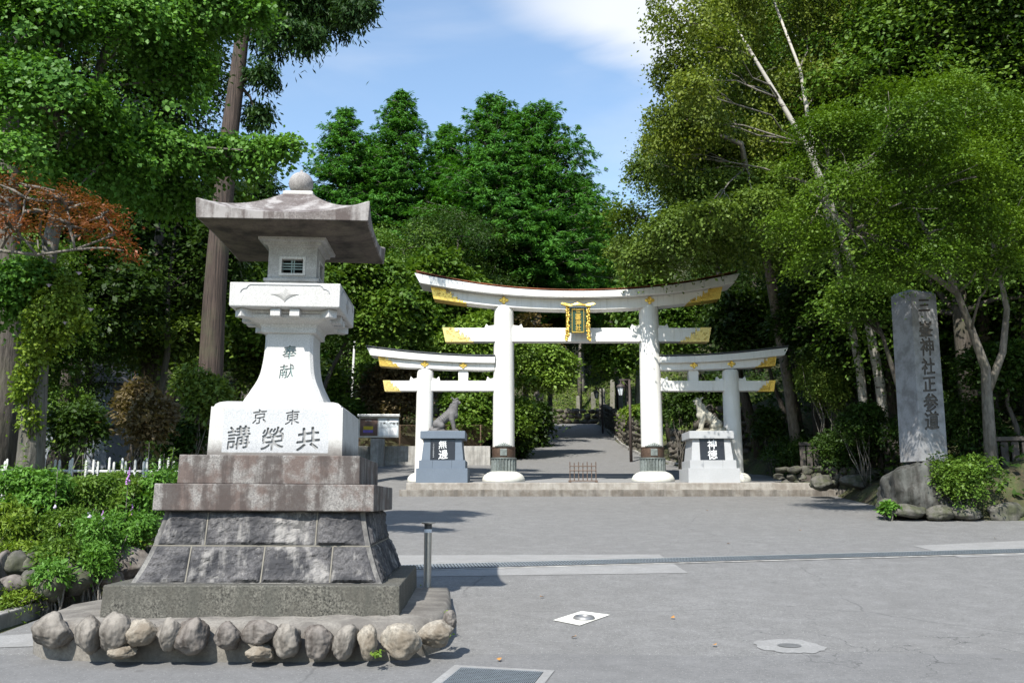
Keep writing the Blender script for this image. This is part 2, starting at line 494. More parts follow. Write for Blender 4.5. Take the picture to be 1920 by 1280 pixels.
M['leaf_cedar'] = leafmat('cedar_spray', (0.024, 0.061, 0.015), (0.055, 0.116, 0.031), (0.018, 0.044, 0.011), trans=0.2)
M['moss'] = leafmat('moss_grass', (0.09, 0.15, 0.02), (0.18, 0.24, 0.04), trans=0.2)


def asphalt():
    t = NT('asphalt')
    f = t.math('ADD', t.math('MULTIPLY', t.noise(95, 2, 0.8), .6), t.math('MULTIPLY', t.noise(24, 3, 0.7), .4))
    c = t.mix(t.ramp(f, 0.36, 0.64), (0.088, 0.087, 0.084), (0.24, 0.236, 0.228))
    big = t.noise(0.35, 5, 0.6)
    c = t.mix(t.ramp(big, 0.38, 0.66, 0, 0.6), c, (0.15, 0.147, 0.142))
    st = t.noise(0.7, 6, 0.7, dist=1.2)
    c = t.mix(t.ramp(st, 0.55, 0.68, 0, 0.35), c, (0.11, 0.107, 0.103))
    med = t.noise(3.5, 5, 0.65)
    c = t.mix(t.ramp(med, 0.45, 0.75, 0, 0.35), c, (0.27, 0.265, 0.26))
    v = t.n('ShaderNodeTexVoronoi'); v.inputs['Scale'].default_value = 26; v.inputs['Randomness'].default_value = 1
    t.l(t.obj, v.inputs['Vector'])
    c = t.mix(t.ramp(v.outputs['Distance'], 0.09, 0.15, 0.8, 0), c, (0.46, 0.45, 0.43))
    xyz = t.sep()
    # newer, darker strip of paving across the front
    edge = t.math('ADD', xyz[1], t.math('MULTIPLY', t.noise(0.9, 3), -0.35))
    c = t.mix(t.ramp(edge, 8.28, 8.31, 0.32, 0), c, (0.12, 0.12, 0.122))
    # old paving joints and repaired cuts
    vj = t.n('ShaderNodeTexVoronoi'); vj.feature = 'DISTANCE_TO_EDGE'; vj.inputs['Scale'].default_value = .16; vj.inputs['Randomness'].default_value = .8
    nj = t.n('ShaderNodeVectorMath'); nj.operation = 'MULTIPLY_ADD'; nj.inputs[1].default_value = (.5, .5, .5)
    nt = t.n('ShaderNodeTexNoise'); nt.inputs['Scale'].default_value = 1.1; nt.inputs['Detail'].default_value = 4; t.l(t.obj, nt.inputs['Vector'])
    t.l(nt.outputs['Color'], nj.inputs[0]); t.l(t.obj, nj.inputs[2]); t.l(nj.outputs[0], vj.inputs['Vector'])
    c = t.mix(t.math('MULTIPLY', t.ramp(vj.outputs['Distance'], .0008, .0035, .45, 0), t.ramp(t.noise(.5, 3), .42, .55, 0, 1)), c, (0.07, 0.069, 0.067))
    dk = t.n('ShaderNodeTexVoronoi'); dk.inputs['Scale'].default_value = 1.4; t.l(t.obj, dk.inputs['Vector'])
    c = t.mix(t.ramp(dk.outputs['Distance'], .05, .085, .5, 0), c, (0.09, 0.088, 0.085))
    # cracks in one weathered patch on the right
    dv = t.n('ShaderNodeVectorMath'); dv.operation = 'DISTANCE'; dv.inputs[1].default_value = (3.55, 8.95, 0.25); t.l(t.obj, dv.inputs[0])
    nzv = t.n('ShaderNodeTexNoise'); nzv.inputs['Scale'].default_value = 1.7; nzv.inputs['Detail'].default_value = 5; t.l(t.obj, nzv.inputs['Vector'])
    av = t.n('ShaderNodeVectorMath'); av.operation = 'MULTIPLY_ADD'; av.inputs[1].default_value = (0.9, 0.9, 0.9)
    t.l(nzv.outputs['Color'], av.inputs[0]); t.l(t.obj, av.inputs[2])
    vc = t.n('ShaderNodeTexVoronoi'); vc.feature = 'DISTANCE_TO_EDGE'; vc.inputs['Scale'].default_value = 1.15; t.l(av.outputs[0], vc.inputs['Vector'])
    crack = t.math('MULTIPLY', t.ramp(vc.outputs['Distance'], 0.003, 0.011, .85, 0), t.ramp(dv.outputs['Value'], 0.9, 1.9, 1, 0))
    crack = t.math('MULTIPLY', crack, t.ramp(t.noise(1.2, 4), 0.42, 0.5, 0, 0.8))
    c = t.mix(crack, c, (0.05, 0.05, 0.05))
    return t.done(c, 0.9, f, 0.35, 0.006, spec=0.3)


M['asphalt'] = asphalt()


def soilmat():
    t = NT('forest_soil')
    c = t.mix(t.ramp(t.noise(2.0, 6), 0.35, 0.65), (0.035, 0.03, 0.018), (0.06, 0.075, 0.025))
    c = t.mix(t.ramp(t.noise(12, 4), 0.5, 0.7, 0, 0.6), c, (0.1, 0.075, 0.04))
    return t.done(c, 0.95, t.noise(9, 6), 0.8, 0.08)


M['soil'] = soilmat()

# ------------------------------------------------------------------ lie of the land
_ys = np.array([-60, -20, 0, 6, 8, 10, 12, 17, 22, 27, 28, 31, 33, 40, 50, 60, 75, 78, 90, 600.])
_zs = np.array([-1.2, -.3, 0, .13, .22, .33, .46, .84, 1.25, 1.66, 1.74, 2.14, 2.42, 3.12, 4.35, 5.7, 7.8, 8.1, 8.6, 8.6])


def rz(Y):
    Y = np.asarray(Y, float)
    return sum(np.interp(Y + d, _ys, _zs) for d in (-.8, -.4, 0, .4, .8)) / 5


def ground_at(px, py, f=None):
    lo, hi = 4.0, 120.0
    for k in range(400):
        Y = lo + k * 0.29
        p = P(px, py, Y)
        zz = float(rz(Y)) if f is None else float(f(p.x, Y))
        if p.z < zz:
            a, b = Y - 0.29, Y
            for _ in range(30):
                m = (a + b) / 2; p = P(px, py, m)
                zz = float(rz(m)) if f is None else float(f(p.x, m))
                if p.z < zz: b = m
                else: a = m
            return P(px, py, b)
    return P(px, py, hi)


_kr = [ground_at(*q) for q in ((1300, 878), (1250, 869), (1195, 852), (1165, 835), (1143, 812), (1127, 799))]
_xl_y = [-60, 26.5, 29, 31, 39.9, 40.1, 45, 55, 65, 75, 80]
_xl_x = [-5.1, -5.1, -7, -16, -16, -0.9, 0.7, 1.6, 2.2, 2.7, 2.8]
_xr_y = [-60, 18.5, 20.6, 21.5, 28, 33.2] + [p.y for p in _kr] + [80]
_xr_x = [30, 30, 12.6, 9.5, 9.9, 9.9] + [p.x for p in _kr] + [_kr[-1].x + .1]


def xl(Y): return np.interp(Y, _xl_y, _xl_x)
def xr(Y): return np.interp(Y, _xr_y, _xr_x)


def g(X, Y):
    X = np.asarray(X, float); Y = np.asarray(Y, float)
    z = rz(Y) - 0.07
    dl = np.maximum(xl(Y) - X, 0); dr = np.maximum(X - xr(Y), 0)
    z = z + np.clip((dl - .35) * .7, 0, 0.32) + np.clip(dl - 1, 0, 60) * np.where(Y > 41, 0.16, 0.05) + np.clip(dl - 14, 0, 40) * 0.25
    z = z + np.clip(dr * 1.5, 0, 0.5) + np.clip(dr - .8, 0, 45) * 0.42
    z = z + np.clip(Y - 78, 0, 75) * 0.42
    z = z + 0.12 * np.sin(X * .7 + Y * .31) * np.clip((dl + dr) / 4, 0, 1)
    return z


def gz(x, y): return float(g(x, y))


def grid_mesh(name, X, Y, Z, mat, parent=None, smooth=True):
    ny, nx = X.shape
    co = np.stack([X, Y, Z], -1).reshape(-1, 3)
    i = np.arange(ny * nx).reshape(ny, nx)
    q = np.stack([i[:-1, :-1], i[:-1, 1:], i[1:, 1:], i[1:, :-1]], -1).reshape(-1, 4)
    me = bpy.data.meshes.new(name)
    me.vertices.add(len(co)); me.vertices.foreach_set('co', co.ravel())
    me.loops.add(q.size); me.loops.foreach_set('vertex_index', q.ravel())
    me.polygons.add(len(q)); me.polygons.foreach_set('loop_start', np.arange(0, q.size, 4))
    me.update(calc_edges=True); me.validate()
    me.polygons.foreach_set('use_smooth', [smooth] * len(me.polygons))
    me.materials.append(mat)
    o = bpy.data.objects.new(name, me)
    return link(o, parent)


_gx = np.concatenate([np.linspace(-600, -45, 14)[:-1], np.linspace(-45, -8, 50)[:-1], np.linspace(-8, 16, 73)[:-1], np.linspace(16, 50, 45)[:-1], np.linspace(50, 600, 14)])
_gy = np.concatenate([np.linspace(-60, 4, 12)[:-1], np.linspace(4, 50, 116)[:-1], np.linspace(50, 100, 60)[:-1], np.linspace(100, 600, 20)])
GX, GY = np.meshgrid(_gx, _gy)
tag(grid_mesh('ground', GX, GY, g(GX, GY), M['soil']), kind='structure')

# asphalt of the forecourt and of the road climbing beyond the gate
_ay = np.concatenate([np.linspace(-20, 40, 151), np.linspace(40.15, 78, 80)])
AU, AY = np.meshgrid(np.linspace(0, 1, 41), _ay)
_l, _r = xl(AY), xr(AY)
AX = np.where(AY < 30, np.maximum(_l, -30), _l) * (1 - AU) + np.minimum(_r, 30) * AU
tag(grid_mesh('road', AX, AY, rz(AY), M['asphalt']), kind='structure')


def strip(name, pts, mat, lift, kind='structure', n=24):
    """a thin sheet on the sloping paving: pts = two long edges, each two ground points"""
    (a0, a1), (b0, b1) = pts
    t, s = np.meshgrid(np.linspace(0, 1, n), np.linspace(0, 1, 5))
    X = (a0.x * (1 - t) + a1.x * t) * (1 - s) + (b0.x * (1 - t) + b1.x * t) * s
    Y = (a0.y * (1 - t) + a1.y * t) * (1 - s) + (b0.y * (1 - t) + b1.y * t) * s
    o = grid_mesh(name, X, Y, rz(Y) + lift, mat)
    if kind: tag(o, kind=kind)
    return o


G_ = ground_at
strip('pavement', [(G_(700, 1082), G_(1290, 1074)), (G_(700, 1041), G_(1236, 1039))], M['concrete_light'], 0.005)
strip('pavement', [(G_(1800, 1045), G_(1990, 1038)), (G_(1712, 1023), G_(1990, 1010))], M['concrete_light'], 0.005)
strip('pavement', [(G_(-60, 1216), G_(84, 1211)), (G_(-60, 1196), G_(74, 1187))], M['concrete_light'], 0.005)

# long trench drain with its grating
tA, tB = G_(690, 1066), G_(1990, 1031)
_d = Vector((tB.x - tA.x, tB.y - tA.y, 0)); _len = _d.length; _d.normalize(); _nn = Vector((-_d.y, _d.x, 0))
tr = thing('trench_drain', 'long steel slotted drain grating crossing the paving from side to side', 'drain', (tA.x, tA.y, float(rz(tA.y))))
ped = MB(); bars = MB()
N = int(_len / 0.05)


def tp(s, w, dz):
    q = Vector((tA.x, tA.y, 0)) + _d * s + _nn * w
    return (q.x - tA.x, q.y - tA.y, float(rz(q.y)) + dz - float(rz(tA.y)))


W_ = 0.21
for k in range(0, N - 1, 6):
    s0, s1 = k * .05, min((k + 6) * .05, _len)
    ped.add([tp(s0, -W_ - .03, .007), tp(s1, -W_ - .03, .007), tp(s1, W_ + .03, .007), tp(s0, W_ + .03, .007)], [(0, 1, 2, 3)])
    for w in (-W_, -.07, .07, W_):
        bars.add([tp(s0, w - .014, .017), tp(s1, w - .014, .017), tp(s1, w + .014, .017), tp(s0, w + .014, .017)], [(0, 1, 2, 3)])
for k in range(N):
    s0 = k * .05
    bars.add([tp(s0, -W_, .0145), tp(s0 + .028, -W_, .0145), tp(s0 + .028, W_, .0145), tp(s0, W_, .0145)], [(0, 1, 2, 3)])
for w0, w1 in ((-W_ - .13, -W_ - .03), (W_ + .03, W_ + .09)):
    edge = MB()
    for k in range(0, N - 1, 6):
        s0, s1 = k * .05, min((k + 6) * .05, _len)
        edge.add([tp(s0, w0, .009), tp(s1, w0, .009), tp(s1, w1, .009), tp(s0, w1, .009)], [(0, 1, 2, 3)])
    edge.build('concrete_edge', M['concrete'], tr)
ped.build('channel_shade', M['pit_shade'], tr); bars.build('grating', M['grate'], tr)  # channel is a flat dark sheet, the shade of its depth painted on

# catch basin near the camera
c0, c1, c2 = G_(852, 1247), G_(1040, 1257), G_(795, 1281)
a_ = Vector((c1.x - c0.x, c1.y - c0.y, 0)); b_ = Vector((-a_.y, a_.x, 0)) * -1
b_ = b_.normalized() * 0.82
cb = thing('catch_basin', 'steel slotted catch basin in a pale concrete frame near the front', 'drain', (c0.x, c0.y, float(rz(c0.y))))


def cbp(u, v, dz):
    q = Vector((c0.x, c0.y, 0)) + a_ * u + b_ * v
    return (q.x - c0.x, q.y - c0.y, float(rz(q.y)) - float(rz(c0.y)) + dz)


fr = MB(); gr = MB(); pi = MB()
for (u0, u1, v0, v1) in ((0, 1, 0, .1), (0, 1, .9, 1), (0, .09, .1, .9), (.91, 1, .1, .9)):
    fr.add([cbp(u0, v0, .006), cbp(u1, v0, .006), cbp(u1, v1, .006), cbp(u0, v1, .006)], [(0, 1, 2, 3)])
pi.add([cbp(.09, .1, .0045), cbp(.91, .1, .0045), cbp(.91, .9, .0045), cbp(.09, .9, .0045)], [(0, 1, 2, 3)])
for k in range(46):
    u = .1 + .8 * k / 45
    gr.add([cbp(u - .004, .11, .010), cbp(u + .004, .11, .010), cbp(u + .004, .89, .010), cbp(u - .004, .89, .010)], [(0, 1, 2, 3)])
for k in range(15):
    v = .12 + .76 * k / 14
    gr.add([cbp(.095, v - .006, .014), cbp(.905, v - .006, .014), cbp(.905, v + .006, .014), cbp(.095, v + .006, .014)], [(0, 1, 2, 3)])
fr.build('frame', M['concrete_light'], cb); pi.build('pit_shade', M['pit_shade'], cb); gr.build('grating', M['grate'], cb)  # pit sheet lies flat; shade of the basin is in its colour

# square inspection cover and round manhole
q = [G_(*p) for p in ((1037, 1163), (1087, 1173), (1144, 1153), (1090, 1146))]
ic = thing('inspection_cover', 'small round iron cover set in a white concrete square', 'cover', (q[0].x, q[0].y, q[0].z))
fr = MB(); fr.add([tuple(Vector((p.x, p.y, float(rz(p.y)) + .008)) - q[0]) for p in q], [(0, 1, 2, 3)])
fr.build('surround', M['white_stone'], ic)
cc = G_(1095, 1160) - q[0]
m = MB(); m.lathe([(.0, .014), (.075, .014), (.085, .03), (.10, .033), (.115, .02), (.12, .006)], 28, tuple(cc)); o = m.build('ring', M['iron'], ic, True, auto=30); o.rotation_euler = (math.atan(.045), 0, 0)
mh = G_(1480, 1211)
mo = thing('manhole', 'round worn manhole with a rough concrete collar flush in the asphalt', 'manhole', tuple(mh))
slope = float(rz(mh.y + .4) - rz(mh.y - .4)) / .8
m = MB(); rr = random.Random(4)
ring = [(math.cos(a) * r_, math.sin(a) * r_) for a, r_ in [(2 * math.pi * i / 40, .31 + rr.uniform(-.03, .03)) for i in range(40)]]
m.add([(x, y, y * slope + .006) for x, y in ring], [tuple(range(40))]); m.build('collar', M['concrete_light'], mo)
m = MB(); m.add([(.11 * math.cos(a), .09 * math.sin(a), .09 * math.sin(a) * slope + .011) for a in [2 * math.pi * i / 20 for i in range(20)]], [tuple(range(20))]); m.build('lid', M['iron'], mo)

# bollard
bp = G_(801, 1100)
bo = thing('bollard', 'round steel bollard with white reflective band and flat cap beside stone lantern', 'bollard', tuple(bp))
m = MB(); m.lathe([(.05, 0), (.05, .70)], 28); m.build('post', M['steel'], bo, True, auto=30)
m = MB(); m.lathe([(.0515, .70), (.0515, .745)], 28); m.build('reflector', M['reflector'], bo, True, auto=30)
m = MB(); m.lathe([(.05, .745), (.05, .81)], 28); m.build('neck', M['steel_dark'], bo, True, auto=30)
m = MB(); m.lathe([(.05, .81), (.088, .815), (.09, .83), (.0, .838)], 28); m.build('cap', M['steel'], bo, True, auto=30)

# ------------------------------------------------------------------ text


def text(name, s, size, mat, parent, loc, rot=(0, 0, 0), depth=0.006, bold=0.02, sx=1.0, shear=0.0, wob=0.0):
    """characters standing in the x,z plane, facing -y, centred on loc"""
    c = bpy.data.curves.new(name, 'FONT')
    c.body = s; c.size = 1; c.extrude = depth / size / 2; c.offset = bold; c.shear = shear; c.resolution_u = 3
    o = bpy.data.objects.new(name, c); COL.objects.link(o)
    bpy.context.view_layer.update()
    me = bpy.data.meshes.new_from_object(o.evaluated_get(bpy.context.evaluated_depsgraph_get()))
    bpy.data.objects.remove(o); bpy.data.curves.remove(c)
    me.name = name
    xs = [v.co.x for v in me.vertices]; ys = [v.co.y for v in me.vertices]
    cx, cy = (min(xs) + max(xs)) / 2, (min(ys) + max(ys)) / 2
    for v in me.vertices:
        x, y = v.co.x - cx, v.co.y - cy
        if wob:
            # brush slant: strokes climb to the right and bow a little
            y += x * 0.10 + wob * math.sin(x * 5 + y * 3); x += wob * math.sin(y * 6 + 1)
        v.co = (x * size * sx, -v.co.z * size, y * size)
    me.materials.clear(); me.materials.append(mat)
    o = bpy.data.objects.new(name, me)
    link(o, parent); o.location = loc; o.rotation_euler = rot
    return o




def engrave(o, glyphs, mat, depth=.014):
    """cut characters into a part: glyphs are (character, size, loc, rot, bold, sx)"""
    cut = bpy.data.meshes.new('cut'); bm = bmesh.new()
    for ch, size, loc, rot, bold, sx in glyphs:
        tx = text('cut_char', ch, size, mat, None, (0, 0, 0), (0, 0, 0), depth * 2, 0.0, sx, wob=.015)
        r1 = tx.modifiers.new('r', 'REMESH'); r1.mode = 'VOXEL'; r1.voxel_size = size * .011
        rd = tx.modifiers.new('b', 'DISPLACE'); rd.strength = bold * size; rd.mid_level = 0
        r3 = tx.modifiers.new('r2', 'REMESH'); r3.mode = 'VOXEL'; r3.voxel_size = size * .0125
        r2 = tx.modifiers.new('d', 'DECIMATE'); r2.decimate_type = 'DISSOLVE'; r2.angle_limit = R(8)
        bpy.context.view_layer.update()
        me = bpy.data.meshes.new_from_object(tx.evaluated_get(bpy.context.evaluated_depsgraph_get()))
        me.transform(Matrix.Translation(loc) @ Matrix.Rotation(rot, 4, 'X')); bm.from_mesh(me)
        old = tx.data; bpy.data.objects.remove(tx); bpy.data.meshes.remove(me); bpy.data.meshes.remove(old)
    bmesh.ops.triangulate(bm, faces=bm.faces)
    bmesh.ops.recalc_face_normals(bm, faces=bm.faces)
    bm.to_mesh(cut); bm.free(); cut.materials.append(mat)
    co = bpy.data.objects.new('cut', cut); COL.objects.link(co)
    keep = o.matrix_basis.copy(); par = o.parent; o.parent = None; o.matrix_basis = Matrix.Identity(4)
    md = o.modifiers.new('cut', 'BOOLEAN'); md.operation = 'DIFFERENCE'; md.solver = 'EXACT'; md.object = co; md.material_mode = 'TRANSFER'
    bpy.context.view_layer.update()
    me2 = bpy.data.meshes.new_from_object(o.evaluated_get(bpy.context.evaluated_depsgraph_get()))
    o.modifiers.remove(md); bpy.data.objects.remove(co); bpy.data.meshes.remove(cut)
    if len(me2.polygons) > len(o.data.polygons): o.data = me2
    o.parent = par; o.matrix_basis = keep


# ------------------------------------------------------------------ terrace with two steps
Y0 = 29.5
TX0, TX1 = -3.35, 10.3


def tz(Y): return 2.13 + (Y - 28) * 0.05


te = tag(thing('terrace', None, None), kind='structure')
for (yf, ztop, zbot, x0, x1) in ((27.72, 1.93, 1.5, TX0 - .05, TX1), (28.0, 2.13, 1.9, TX0 + .12, TX1 - .2)):
    yb = 32.6
    lift = (yb - 28) * 0.05 if ztop > 2 else 0
    m = MB(); m.add([(x0, yf, zbot), (x1, yf, zbot), (x1, yb, zbot), (x0, yb, zbot), (x0, yf, ztop), (x1, yf, ztop), (x1, yb, ztop + lift), (x0, yb, ztop + lift)],
          [(3, 2, 1, 0), (4, 5, 6, 7), (0, 1, 5, 4), (1, 2, 6, 5), (2, 3, 7, 6), (3, 0, 4, 7)])
    m.build('step', M['step'] if ztop > 2 else M['step_dark'], te, bevel=.02)
m = MB()
m.add([(TX0 + .14, 28.4, tz(28.4) + .004), (TX1 - .22, 28.4, tz(28.4) + .004), (TX1 - .22, 32.55, tz(32.55) + .004), (TX0 + .14, 32.55, tz(32.55) + .004)], [(0, 1, 2, 3)])
m.build('paving', M['concrete_light'], te)
m = MB(); m.box(TX0, TX1, 32.62, 32.9, 2.1, 2.30); m.build('drain_edge', M['cap_metal'], te)

# ------------------------------------------------------------------ torii
XC = 2.135
to = thing('torii', 'white triple shrine gate with gilt fittings and bronze column sleeves', 'gate', (XC, Y0, tz(Y0)))
TB = Vector((XC, Y0, tz(Y0)))


def zt(py, dy=0.0): return P(960, py, Y0 + dy).z - TB.z
def xt(px, py): return P(px, py, Y0).x - XC


def beam(name, mat, x0, x1, zlo, zhi, hd, slant0=0.0, slant1=0.0, n=40, ridge=0.0, bevel=.012, parent=to):
    """beam along x; zlo, zhi functions of x; ends lean by slant per metre of height"""
    m = MB(); rings = []
    for k in range(n + 1):
        x = x0 + (x1 - x0) * k / n
        a, b = zlo(x), zhi(x)
        f0 = max(0, 1 - k / n * 6); f1 = max(0, 1 - (n - k) / n * 6)
        def sx(z): return x - slant0 * (z - a) * f0 + slant1 * (z - a) * f1
        if ridge:
            rings.append([(sx(a), -hd, a), (sx(a), hd, a), (sx(b), hd, b), (sx(b + ridge), 0, b + ridge), (sx(b), -hd, b)])
        else:
            rings.append([(sx(a), -hd, a), (sx(a), hd, a), (sx(b), hd, b), (sx(b), -hd, b)])
    m.rings(rings)
    return m.build(name, mat, parent, bevel=bevel)


def fitting(name, mat, xe, sgn, length, zlo, zhi, hd, slant, seed, pad=.012):
    """gilt sleeve over a beam end with a ragged scrolled inner outline"""
    rr = random.Random(seed)
    n = 44
    # long tongue along the bottom, short along the top
    m = MB()
    cols = []
    for k in range(n + 1):
        s = k / n
        x = xe - sgn * length * s
        a, b = zlo(x) - pad, zhi(x) + pad
        h = b - a
        top = 1.0 if s < .30 else max(0.0, 1 - (s - .30) / .70) ** 1.15 * .92
        if s >= .30: top = min(1.0, max(0.05, top + .30 * math.sin(s * 38 + seed) * (1 - s) + .12 * math.sin(s * 71 + seed * 2)))
        f = max(0, 1 - s * 3)
        zt_ = a + h * top
        cols.append(((x + sgn * slant * 0 * f, a), (x + sgn * slant * (zt_ - a) * f, zt_)))
    for k in range(n):
        (p0, q0), (p1, q1) = cols[k], cols[k + 1]
        m.add([(p0[0], -hd - pad, p0[1]), (p1[0], -hd - pad, p1[1]), (q1[0], -hd - pad, q1[1]), (q0[0], -hd - pad, q0[1]),
               (p0[0], hd + pad, p0[1]), (p1[0], hd + pad, p1[1]), (q1[0], hd + pad, q1[1]), (q0[0], hd + pad, q0[1])],
              [(0, 1, 2, 3), (7, 6, 5, 4), (0, 4, 5, 1), (3, 2, 6, 7)] + ([(0, 3, 7, 4)] if k == 0 else []) + ([(1, 5, 6, 2)] if k == n - 1 else []))
    # raised scrolls
    for _ in range(26):
        s = rr.random() ** 1.3 * .85 + .04
        x = xe - sgn * length * s
        a, b = zlo(x), zhi(x)
        lim = 1.0 if s < .4 else max(.12, 1 - (s - .4) / .6)
        z = a + (b - a) * rr.uniform(.06, .92) * lim
        r0 = rr.uniform(.025, .05)
        m.tube([(x + r0 * (1 - t / 9) * math.cos(t * .9), -hd - pad - .006, z + r0 * (1 - t / 9) * math.sin(t * .9)) for t in range(8)], .008, 5)
    return m.build(name, mat, to)


def diamond(x, z, y, r=.15):
    m = MB()
    pts = []
    for k in range(32):
        a = 2 * math.pi * k / 32
        c, s = math.cos(a), math.sin(a)
        d = r / (abs(c) + abs(s) * 1.25) * (1 + .1 * math.cos(4 * a) - .10 * math.cos(8 * a))
        pts.append((c * d, s * d))
    m.rings([[(x + p[0] * f, y + dy, z + p[1] * f) for p in pts] for f, dy in ((1, 0), (1, -.012), (.8, -.025), (.45, -.02), (.3, -.05))])
    m.build('ornament', M['gold'], to, True, auto=40)


# main columns
colx = (xt(944.5, 730), xt(1220, 730))
for i, px in enumerate(colx):
    m = MB()
    ztop = zt(572)
    prof = []
    for k in range(15):
        s = k / 14
        prof.append((.355 - .04 * s + .008 * math.sin(s * math.pi), zt(862) + (ztop - zt(862)) * s))
    prof[-1:] = [(.313, ztop - .10), (.29, ztop - .03), (.24, ztop), (.0, ztop)]
    m.lathe(prof, 40)
    c = m.build('column', M['white'], to, True, auto=45); c.location = (px, 0, 0)
    m = MB(); m.lathe([(.365, zt(858)), (.375, zt(858) + .02), (.375, zt(838) - .04), (.388, zt(838) - .03), (.388, zt(838)), (.36, zt(838))], 40)
    s = m.build('sleeve', M['bronze_brown'], c, True, auto=30)
    m = MB()
    for k in range(9):                                        # crest above the band
        a = R(-90 + (k - 4) * 9); h = .16 - abs(k - 4) * .03
        m.lathe([(.0, -.02), (.05, 0), (.06, .03), (.035, h * .6), (.0, h)], 8, (math.cos(a) * .375, math.sin(a) * .375, zt(838)))
    m.build('crest', M['bronze'], s, True)
    m = MB(); m.box(-.11, .11, -.395, -.375, zt(855), zt(842)); m.build('nameplate', M['bronze'], s, bevel=.01)
    m = MB()
    n = 96
    for (z0, z1) in ((zt(886) - .02, zt(858)),):
        rr_ = [[((.395 + .022 * math.cos(k * 2 * math.pi / n * 24)) * math.cos(2 * math.pi * k / n), (.395 + .022 * math.cos(k * 2 * math.pi / n * 24)) * math.sin(2 * math.pi * k / n), z) for k in range(n)] for z in (z0, z1 - .05)]
        m.rings(rr_)
        m.lathe([(.41, z1 - .05), (.425, z1 - .04), (.425, z1 - .01), (.40, z1)], 40)
    m.build('fluted_ring', M['bronze'], c, False)
    m = MB(); m.lathe([(.66, -.03), (.69, .03), (.68, .10), (.62, .2), (.52, .27), (.44, .30), (.42, .31), (0, .31)], 40)
    b = m.build('foundation_stone', M['white_stone'], c, True, auto=50)
# outer columns
ocx = (xt(796, 780), xt(1372.5, 780))
for px in ocx:
    m = MB(); ztop = zt(693)
    prof = [(.295 - .03 * k / 12, zt(893) + (ztop - zt(893)) * k / 12) for k in range(12)] + [(.262, ztop - .08), (.235, ztop - .02), (.2, ztop), (0, ztop)]
    m.lathe(prof, 36)
    c = m.build('column', M['white'], to, True, auto=45); c.location = (px, .0, 0)
    m = MB(); m.lathe([(.50, -.03), (.52, .04), (.50, .13), (.42, .22), (.34, .26), (0, .26)], 36); m.build('foundation_stone', M['white_stone'], c, True, auto=50)

# main lintels
HS = 5.32


def rise(x): return .60 * (abs(x) / HS) ** 2.1
kb = lambda x: zt(557, -.56) + rise(x) * .86
kt = lambda x: zt(545.5, -.56) + rise(x) * 1.0 + .05 * (abs(x) / HS) ** 2
sb = lambda x: zt(580, -.28) + rise(x) * .80
beam('top_lintel', M['white'], -HS + .16, HS - .16, kb, kt, .56, .55, .55, 60, .05)
beam('roof_sheet', M['rust'], -HS + .02, HS - .02, lambda x: kt(x) + .052, lambda x: kt(x) + .075, .52, .3, .3, 40, .05, 0)
beam('lower_lintel', M['white'], -HS + .62, HS - .62, sb, lambda x: kb(x) - .002, .28, .25, .25, 50)
for sg, sd in ((-1, 1), (1, 2)):
    fitting('gilt_fitting', M['gold'], sg * (HS - .60), sg, 1.08, sb, kb, .28, .25, sd)
for k in range(-7, 8):
    x = k * .66 + .2
    m = MB(); m.box(x - .007, x + .007, -.563, -.557, kb(x) + .01, kt(x) - .01)
    m.build('joint', M['ped_grey'], to)
# tie beam
nlo = lambda x: zt(640, -.19); nhi = lambda x: zt(614.5, -.19)
NX = 4.30
beam('tie_beam', M['white'], -NX, NX, nlo, nhi, .19, .22, .22, 8)
for sg, sd in ((-1, 3), (1, 4)):
    fitting('gilt_fitting', M['gold_pale'], sg * (NX + .02), sg, .92, nlo, nhi, .19, .22, sd)
for px in colx:
    for sg in (-1, 1):
        m = MB(); zz = nhi(0)
        m.prism([(px + sg * .26, zz), (px + sg * .64, zz), (px + sg * .58, zz + .15), (px + sg * .5, zz + .08), (px + sg * .3, zz + .11)][::sg], -.12, .12)
        m.build('wedge', M['white'], to, bevel=.008)
    diamond(px, zt(566.5), -.29, .17)
